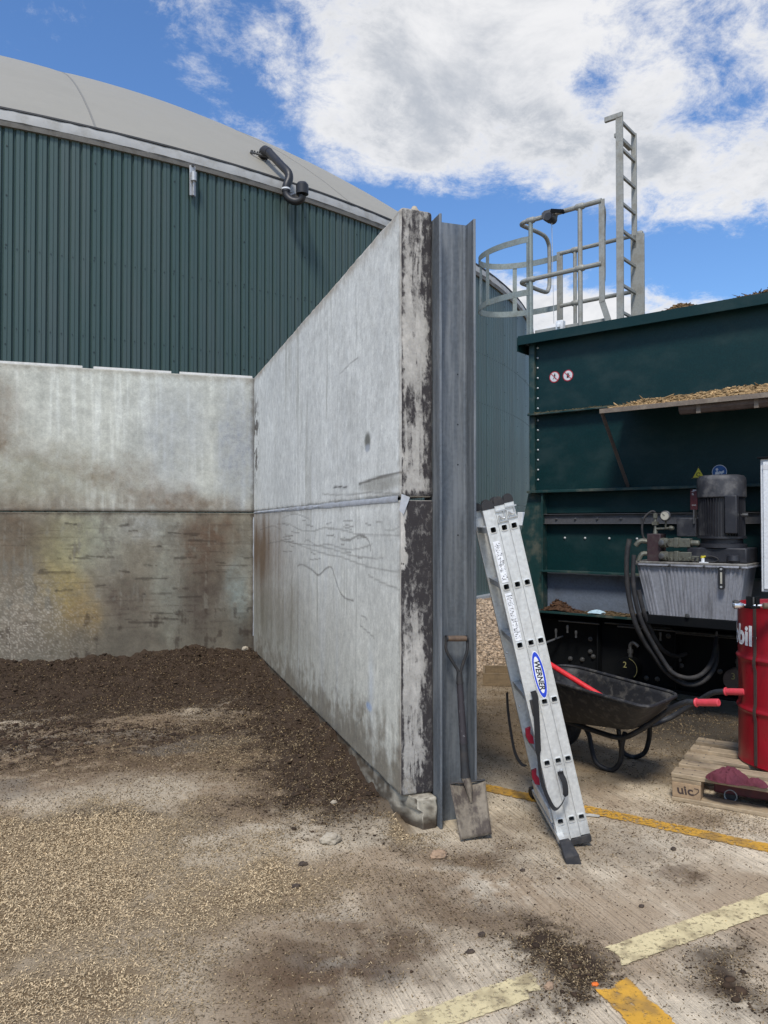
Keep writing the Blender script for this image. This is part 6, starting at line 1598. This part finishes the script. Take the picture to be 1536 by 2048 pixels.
# drum
dc = C(2.268, 4.25, .1475); DR = .2925; DH = .868
dr = empty('oil_drum', dc, label='red steel oil drum with white lettering, standing on the pallet', cat='drum')
prof = [(.05, .010), (DR - .015, .010), (DR - .013, .0), (DR, .0), (DR + .004, .008), (DR, .016)]
def band(z): return [(DR, z - .018), (DR + .004, z - .012), (DR + .010, z - .004), (DR + .011, z), (DR + .010, z + .004), (DR + .004, z + .012), (DR, z + .018)]
for z in np.linspace(.04, .26, 7): prof.append((DR, z))
prof += band(.297)
for z in np.linspace(.34, .54, 7): prof.append((DR, z))
prof += band(.575)
for z in np.linspace(.62, .82, 7): prof.append((DR, z))
prof += [(DR, DH - .016), (DR + .004, DH - .008), (DR, DH), (DR - .013, DH), (DR - .015, DH - .015), (.02, DH - .012)]
m = MB(); m.lathe(prof, (0, 0, 0), n=96)
dents = [(2.55, .40, .05, .10, .016), (3.5, .16, .09, .07, .014), (4.1, .70, .06, .06, .010), (4.45, .42, .05, .13, .020), (3.9, .45, .04, .05, .008), (4.75, .2, .08, .06, .012)]
vv = []
for v in m.v:
    x, y, z = v; r0 = math.hypot(x, y)
    if r0 > .2 and .02 < z < DH - .02:
        a = math.atan2(y, x) % (2 * PI); dd = 0
        for da, dz, sa, sz, am in dents:
            dx = (a - da); dx = (dx + PI) % (2 * PI) - PI; dd += am * math.exp(-((dx * DR / sa) ** 2 + ((z - dz) / sz) ** 2))
        dd += .0016 * mnoise.noise(Vector((x * 9, y * 9, z * 7)))
        k = (r0 - dd) / r0; v = (x * k, y * k, z)
    vv.append(v)
m.v = vv; drb = m.build('drum_body', M['drum'], dr, angle=50)
for ang in (.6, 3.4): MB().lathe([(.03, DH - .012), (.034, DH - .011), (.034, DH - .002), (.026, DH), (.01, DH)], (.19 * math.cos(ang), .19 * math.sin(ang), 0), n=16).build('bung', M['bolt_dull'], dr)
# azimuth on the drum that faces a photographed column
def drum_az(px):
    a, _ = ray(px, 1300); d = C(a, 1, 0); cc = Vector((dc.x, dc.y, 0)); A = d.dot(d); Bq = -2 * d.dot(cc); Cq = cc.dot(cc) - DR ** 2
    disc_ = Bq * Bq - 4 * A * Cq; t = (-Bq - math.sqrt(max(disc_, 0))) / (2 * A); p = d * t - cc; return math.atan2(p.y, p.x)
az_l = drum_az(1507)                       # right-hand end of the word
def on_drum(x, z, off=.0025):
    az = az_l + x / DR; return Vector(((DR + off) * math.cos(az), (DR + off) * math.sin(az), z))
zt_ = .695
def bend(co):
    p = on_drum(co.x, zt_ + co.y, .0032 + co.z); return p
def wide(txt, size, xr, mat, name, bold):
    cu = bpy.data.curves.new('t', 'FONT'); cu.body = txt; cu.size = size; cu.offset = bold; cu.align_x = 'RIGHT'; cu.align_y = 'CENTER'; cu.extrude = .0004; cu.resolution_u = 4
    to = bpy.data.objects.new('t', cu); COL.objects.link(to); bpy.context.view_layer.update()
    me = bpy.data.meshes.new_from_object(to.evaluated_get(bpy.context.evaluated_depsgraph_get())); bpy.data.objects.remove(to)
    for v in me.vertices: v.co.x += xr; v.co = bend(v.co)
    me.materials.clear(); me.materials.append(mat); return put(bpy.data.objects.new(name, me), drb)
wide('Mobil', .150, -.002, M['logo_white'], 'drum_lettering', .0045)
wide('TM', .018, .024, M['logo_white'], 'drum_lettering', .0003)
dl = P(1530, 1400, 4.0)
az_s = drum_az(1511)
m = MB(); pts = []
for z in np.linspace(.012, DH + .006, 30):
    extra = .012 if any(abs(z - q) < .03 for q in (.297, .575)) else .004
    pts.append(Vector(((DR + extra) * math.cos(az_s), (DR + extra) * math.sin(az_s), z)))
tt = Vector((-math.sin(az_s), math.cos(az_s), 0)); vs_ = []
for p in pts:
    nn = Vector((math.cos(az_s), math.sin(az_s), 0)) * .002; vs_ += [p - tt * .009 - nn, p - tt * .009 + nn, p + tt * .009 + nn, p + tt * .009 - nn]
m.add(vs_, [(4 * i + q, 4 * i + 4 + q, 4 * i + 4 + (q + 1) % 4, 4 * i + (q + 1) % 4) for i in range(29) for q in range(4)])
m.build('vertical_strap', M['strip'], dr)
# things on the drum
ztop = dc.z + DH
tw = empty('socket_wrench', P(1470, 1220, 4.05), label='chrome ratchet wrench with its head overhanging the red drum', cat='wrench')
to_ = tw.location; zb_ = ztop + .014
h0 = Vector((P(1470, 1220, 4.05).x, P(1470, 1220, 4.05).y, zb_)) - to_; h1 = Vector((P(1560, 1217, 4.0).x, P(1560, 1217, 4.0).y, zb_ + .0)) - to_
d = (h1 - h0).normalized()
MB().tube([h0 - d * .012, h0 - d * .004, h0 + d * .02, h0 + d * .034, h0 + d * .045], [.012, .019, .018, .012, .008], 14).build('ratchet_head', M['chrome'], tw)
MB().lathe([(.010, -.028), (.013, -.026), (.013, .004), (.019, .006), (.019, .014), (.012, .017)], h0 + d * .006 + Vector((0, 0, .008)), (0, 0, 1), 14).build('socket', M['bolt_dull'], tw)
MB().tube([h0 + d * .04, h1 + d * .1], [.0075, .0085], 12).build('wrench_shaft', M['chrome'], tw)
ag = empty('steel_bracket', P(1512, 1225, 3.99), label='small black H shaped steel bracket standing on the red drum rim', cat='bracket'); ao = ag.location; b0 = Vector((ao.x, ao.y, ztop + .001)) - ao
rt = C(1, 0); fw = C(0, 1)
m = MB()
m.bar(b0 + rt * -.024 + fw * .03, b0 + rt * -.024 + fw * .03 + Vector((0, 0, .062)), .026, .004, up=fw); m.bar(b0 + rt * .024 + fw * .03, b0 + rt * .024 + fw * .03 + Vector((0, 0, .062)), .022, .004, up=fw)
m.bar(b0 + rt * -.03 + fw * .035 + Vector((0, 0, .030)), b0 + rt * .03 + fw * .035 + Vector((0, 0, .030)), .004, .05, up=(0, 0, 1)); m.box(b0.x - .03, b0.x + .03, b0.y - .0, b0.y + .05, b0.z, b0.z + .012)
m.build('bracket_plates', M['black'], ag, bevel=.0015)
m = MB(); m.bar(b0 + rt * 0 + fw * .028 + Vector((0, 0, .018)), b0 + fw * .028 + Vector((0, 0, .058)), .006, .006); m.build('bracket_pin', M['bolt_dull'], ag)
hm = empty('hammer', P(1530, 1226, 3.99), label='wooden tool handle lying on the red drum beside the black bracket', cat='hammer'); ho = hm.location; h_ = Vector((ho.x, ho.y, ztop + .016)) - ho
m = MB(); m.tube([h_ + rt * -.010, h_ + rt * -.006, h_ + rt * .04, h_ + rt * .22], [.010, .015, .015, .013], 12); m.build('handle', M['shovel_wood'], hm)
m = MB(); m.bar(h_ + rt * .22 + fw * -.05 + Vector((0, 0, .004)), h_ + rt * .22 + fw * .06 + Vector((0, 0, .004)), .03, .03); m.build('hammer_head', M['shovel_steel'], hm, bevel=.003)
# maroon rag on the front plank
q = P(1462, 1552, 3.93); rag = crumple('rag', 'crumpled maroon cloth rag on the pallet at the foot of the drum', 'rag', (q.x, q.y, .147), (.21, .13), M['rag'], 6, 60, 44, .05); rag.rotation_euler = (0, 0, pal_rot + .12)
q = P(1512, 1562, 3.86); r2_ = crumple('rag', 'tail end of maroon cloth hanging along the pallet edge by the drum', 'rag', (q.x, q.y, .147), (.12, .06), M['rag'], 16, 30, 20, .03); r2_.rotation_euler = (0, 0, pal_rot - .1)

# ================================================================== SMALL THINGS
q0, q1 = G(968, 1374), G(1030, 1374)
tr_ = empty('wooden_tray', G(966, 1372), (0, 0, math.atan2(*(lambda d: (d.y, d.x))(C(.95, -.12)))), 'shallow dirty wooden tray on the ground between post and ladder', 'tray')
TW, TD_, TH_ = .62, .40, .115
MB().box(0, TW, 0, .018, .002, TH_).build('side_board', M['tray_wood'], tr_, bevel=.002); MB().box(0, TW, TD_ - .018, TD_, .002, TH_).build('side_board', M['tray_wood'], tr_, bevel=.002)
MB().box(0, .018, .0185, TD_ - .0185, .002, TH_ - .003).build('end_board', M['tray_wood'], tr_, bevel=.002); MB().box(TW - .018, TW, .0185, TD_ - .0185, .002, TH_ - .003).build('end_board', M['tray_wood'], tr_, bevel=.002)
MB().box(.0185, TW - .0185, .0185, TD_ - .0185, .004, .02).build('tray_floor', M['tray_wood'], tr_)
def stone(px, py, size, mat, label, cat='stone', name='stone', seed=1, flat=.7, lift=.38):
    import bmesh
    p = G(px, py); me = bpy.data.meshes.new(name); bm = bmesh.new(); bmesh.ops.create_icosphere(bm, subdivisions=4, radius=1)
    for v in bm.verts:
        d = v.co.normalized(); k = 1 + .28 * mnoise.noise(d * 1.3 + Vector((seed, 0, 0))) + .22 * mnoise.noise(d * 3.1 + Vector((0, seed, 0))) + .10 * mnoise.noise(d * 9) + .05 * mnoise.noise(d * 22)
        v.co = Vector((d.x * size[0] * k, d.y * size[1] * k, d.z * size[2] * k))
    bm.to_mesh(me); bm.free(); me.polygons.foreach_set('use_smooth', [True] * len(me.polygons)); me.materials.append(M[mat])
    o = put(bpy.data.objects.new(name, me)); o.location = (p.x, p.y, ground_z(p.x, p.y) + size[2] * lift * 1.6); return tag(o, label, cat, {'clod': 'loose clods on the yard', 'stone': 'stones and lumps on the yard'}.get(cat))
stone(661, 1686, (.044, .034, .028), 'stone_pale', 'round pale stone on the chaff left of the mottled wall end', seed=2)
stone(877, 1714, (.038, .028, .018), 'stone_tan', 'flat tan stone lying in front of the kerb and shovel', seed=5)
stone(964, 1872, (.013, .010, .009), 'clod', 'dark clod lying alone beside the heap of crumbs in the foreground', 'clod', 'clod', 7)
stone(940, 1905, (.015, .010, .006), 'clod', 'flat dark clod at the tip of the cream painted line', 'clod', 'clod', 8)
stone(606, 1730, (.020, .015, .009), 'clod', 'dark brown clod in the middle of the bay mouth, below the pale stone', 'clod', 'clod', 9)
stone(592, 1775, (.016, .012, .009), 'clod', 'small dark clod just below the larger brown one in the bay mouth', 'clod', 'clod', 10)
stone(1283, 1814, (.011, .008, .006), 'clod', 'dark crumb alone on the pale slab left of the cream line', 'clod', 'clod', 11)
stone(1347, 1700, (.012, .010, .009), 'clod', 'small dark clod beside the damp stain by the yellow line', 'clod', 'clod', 14)
stone(1045, 1742, (.012, .009, .006), 'clod', 'dark clod on the slab left of the black ladder foot', 'clod', 'clod', 12)
stone(668, 1612, (.016, .012, .010), 'stone_pale', 'small pale pebble in dark silage above the round stone', seed=13)
stone(490, 1333, (.030, .022, .024), 'stone_pale', 'white lump in the dark silage near the corner of the bay', seed=15)
stone(452, 1328, (.024, .02, .016), 'stone_pale', 'small whitish lump on the dark silage by the back wall', seed=16)
stone(1190, 1970, (.012, .008, .005), 'orange', 'bright orange scrap beside the yellow line in the foreground', 'scrap', 'plastic_scrap', 17)
stone(1098, 1976, (.016, .012, .010), 'stone_tan', 'rusty brown pebble inside the heap of crumbs in the foreground', seed=18)
q0, q1 = G(1165, 1633), G(1200, 1635)
o = MB().prism([(0, 0, .004), ((q1 - q0).length * .9, -.012, .006), ((q1 - q0).length, .0, .006), ((q1 - q0).length * .5, .016, .005), (.01, .014, .004)], (0, 0, .006)).build('wood_splinter', M['lit_chamfer_splinter'], None, smooth=False)
o.location = (q0.x, q0.y, 0); o.rotation_euler = (0, 0, math.atan2(q1.y - q0.y, q1.x - q0.x)); tag(o, 'pale splinter of wood on the yellow line beside the ladder foot', 'splinter')
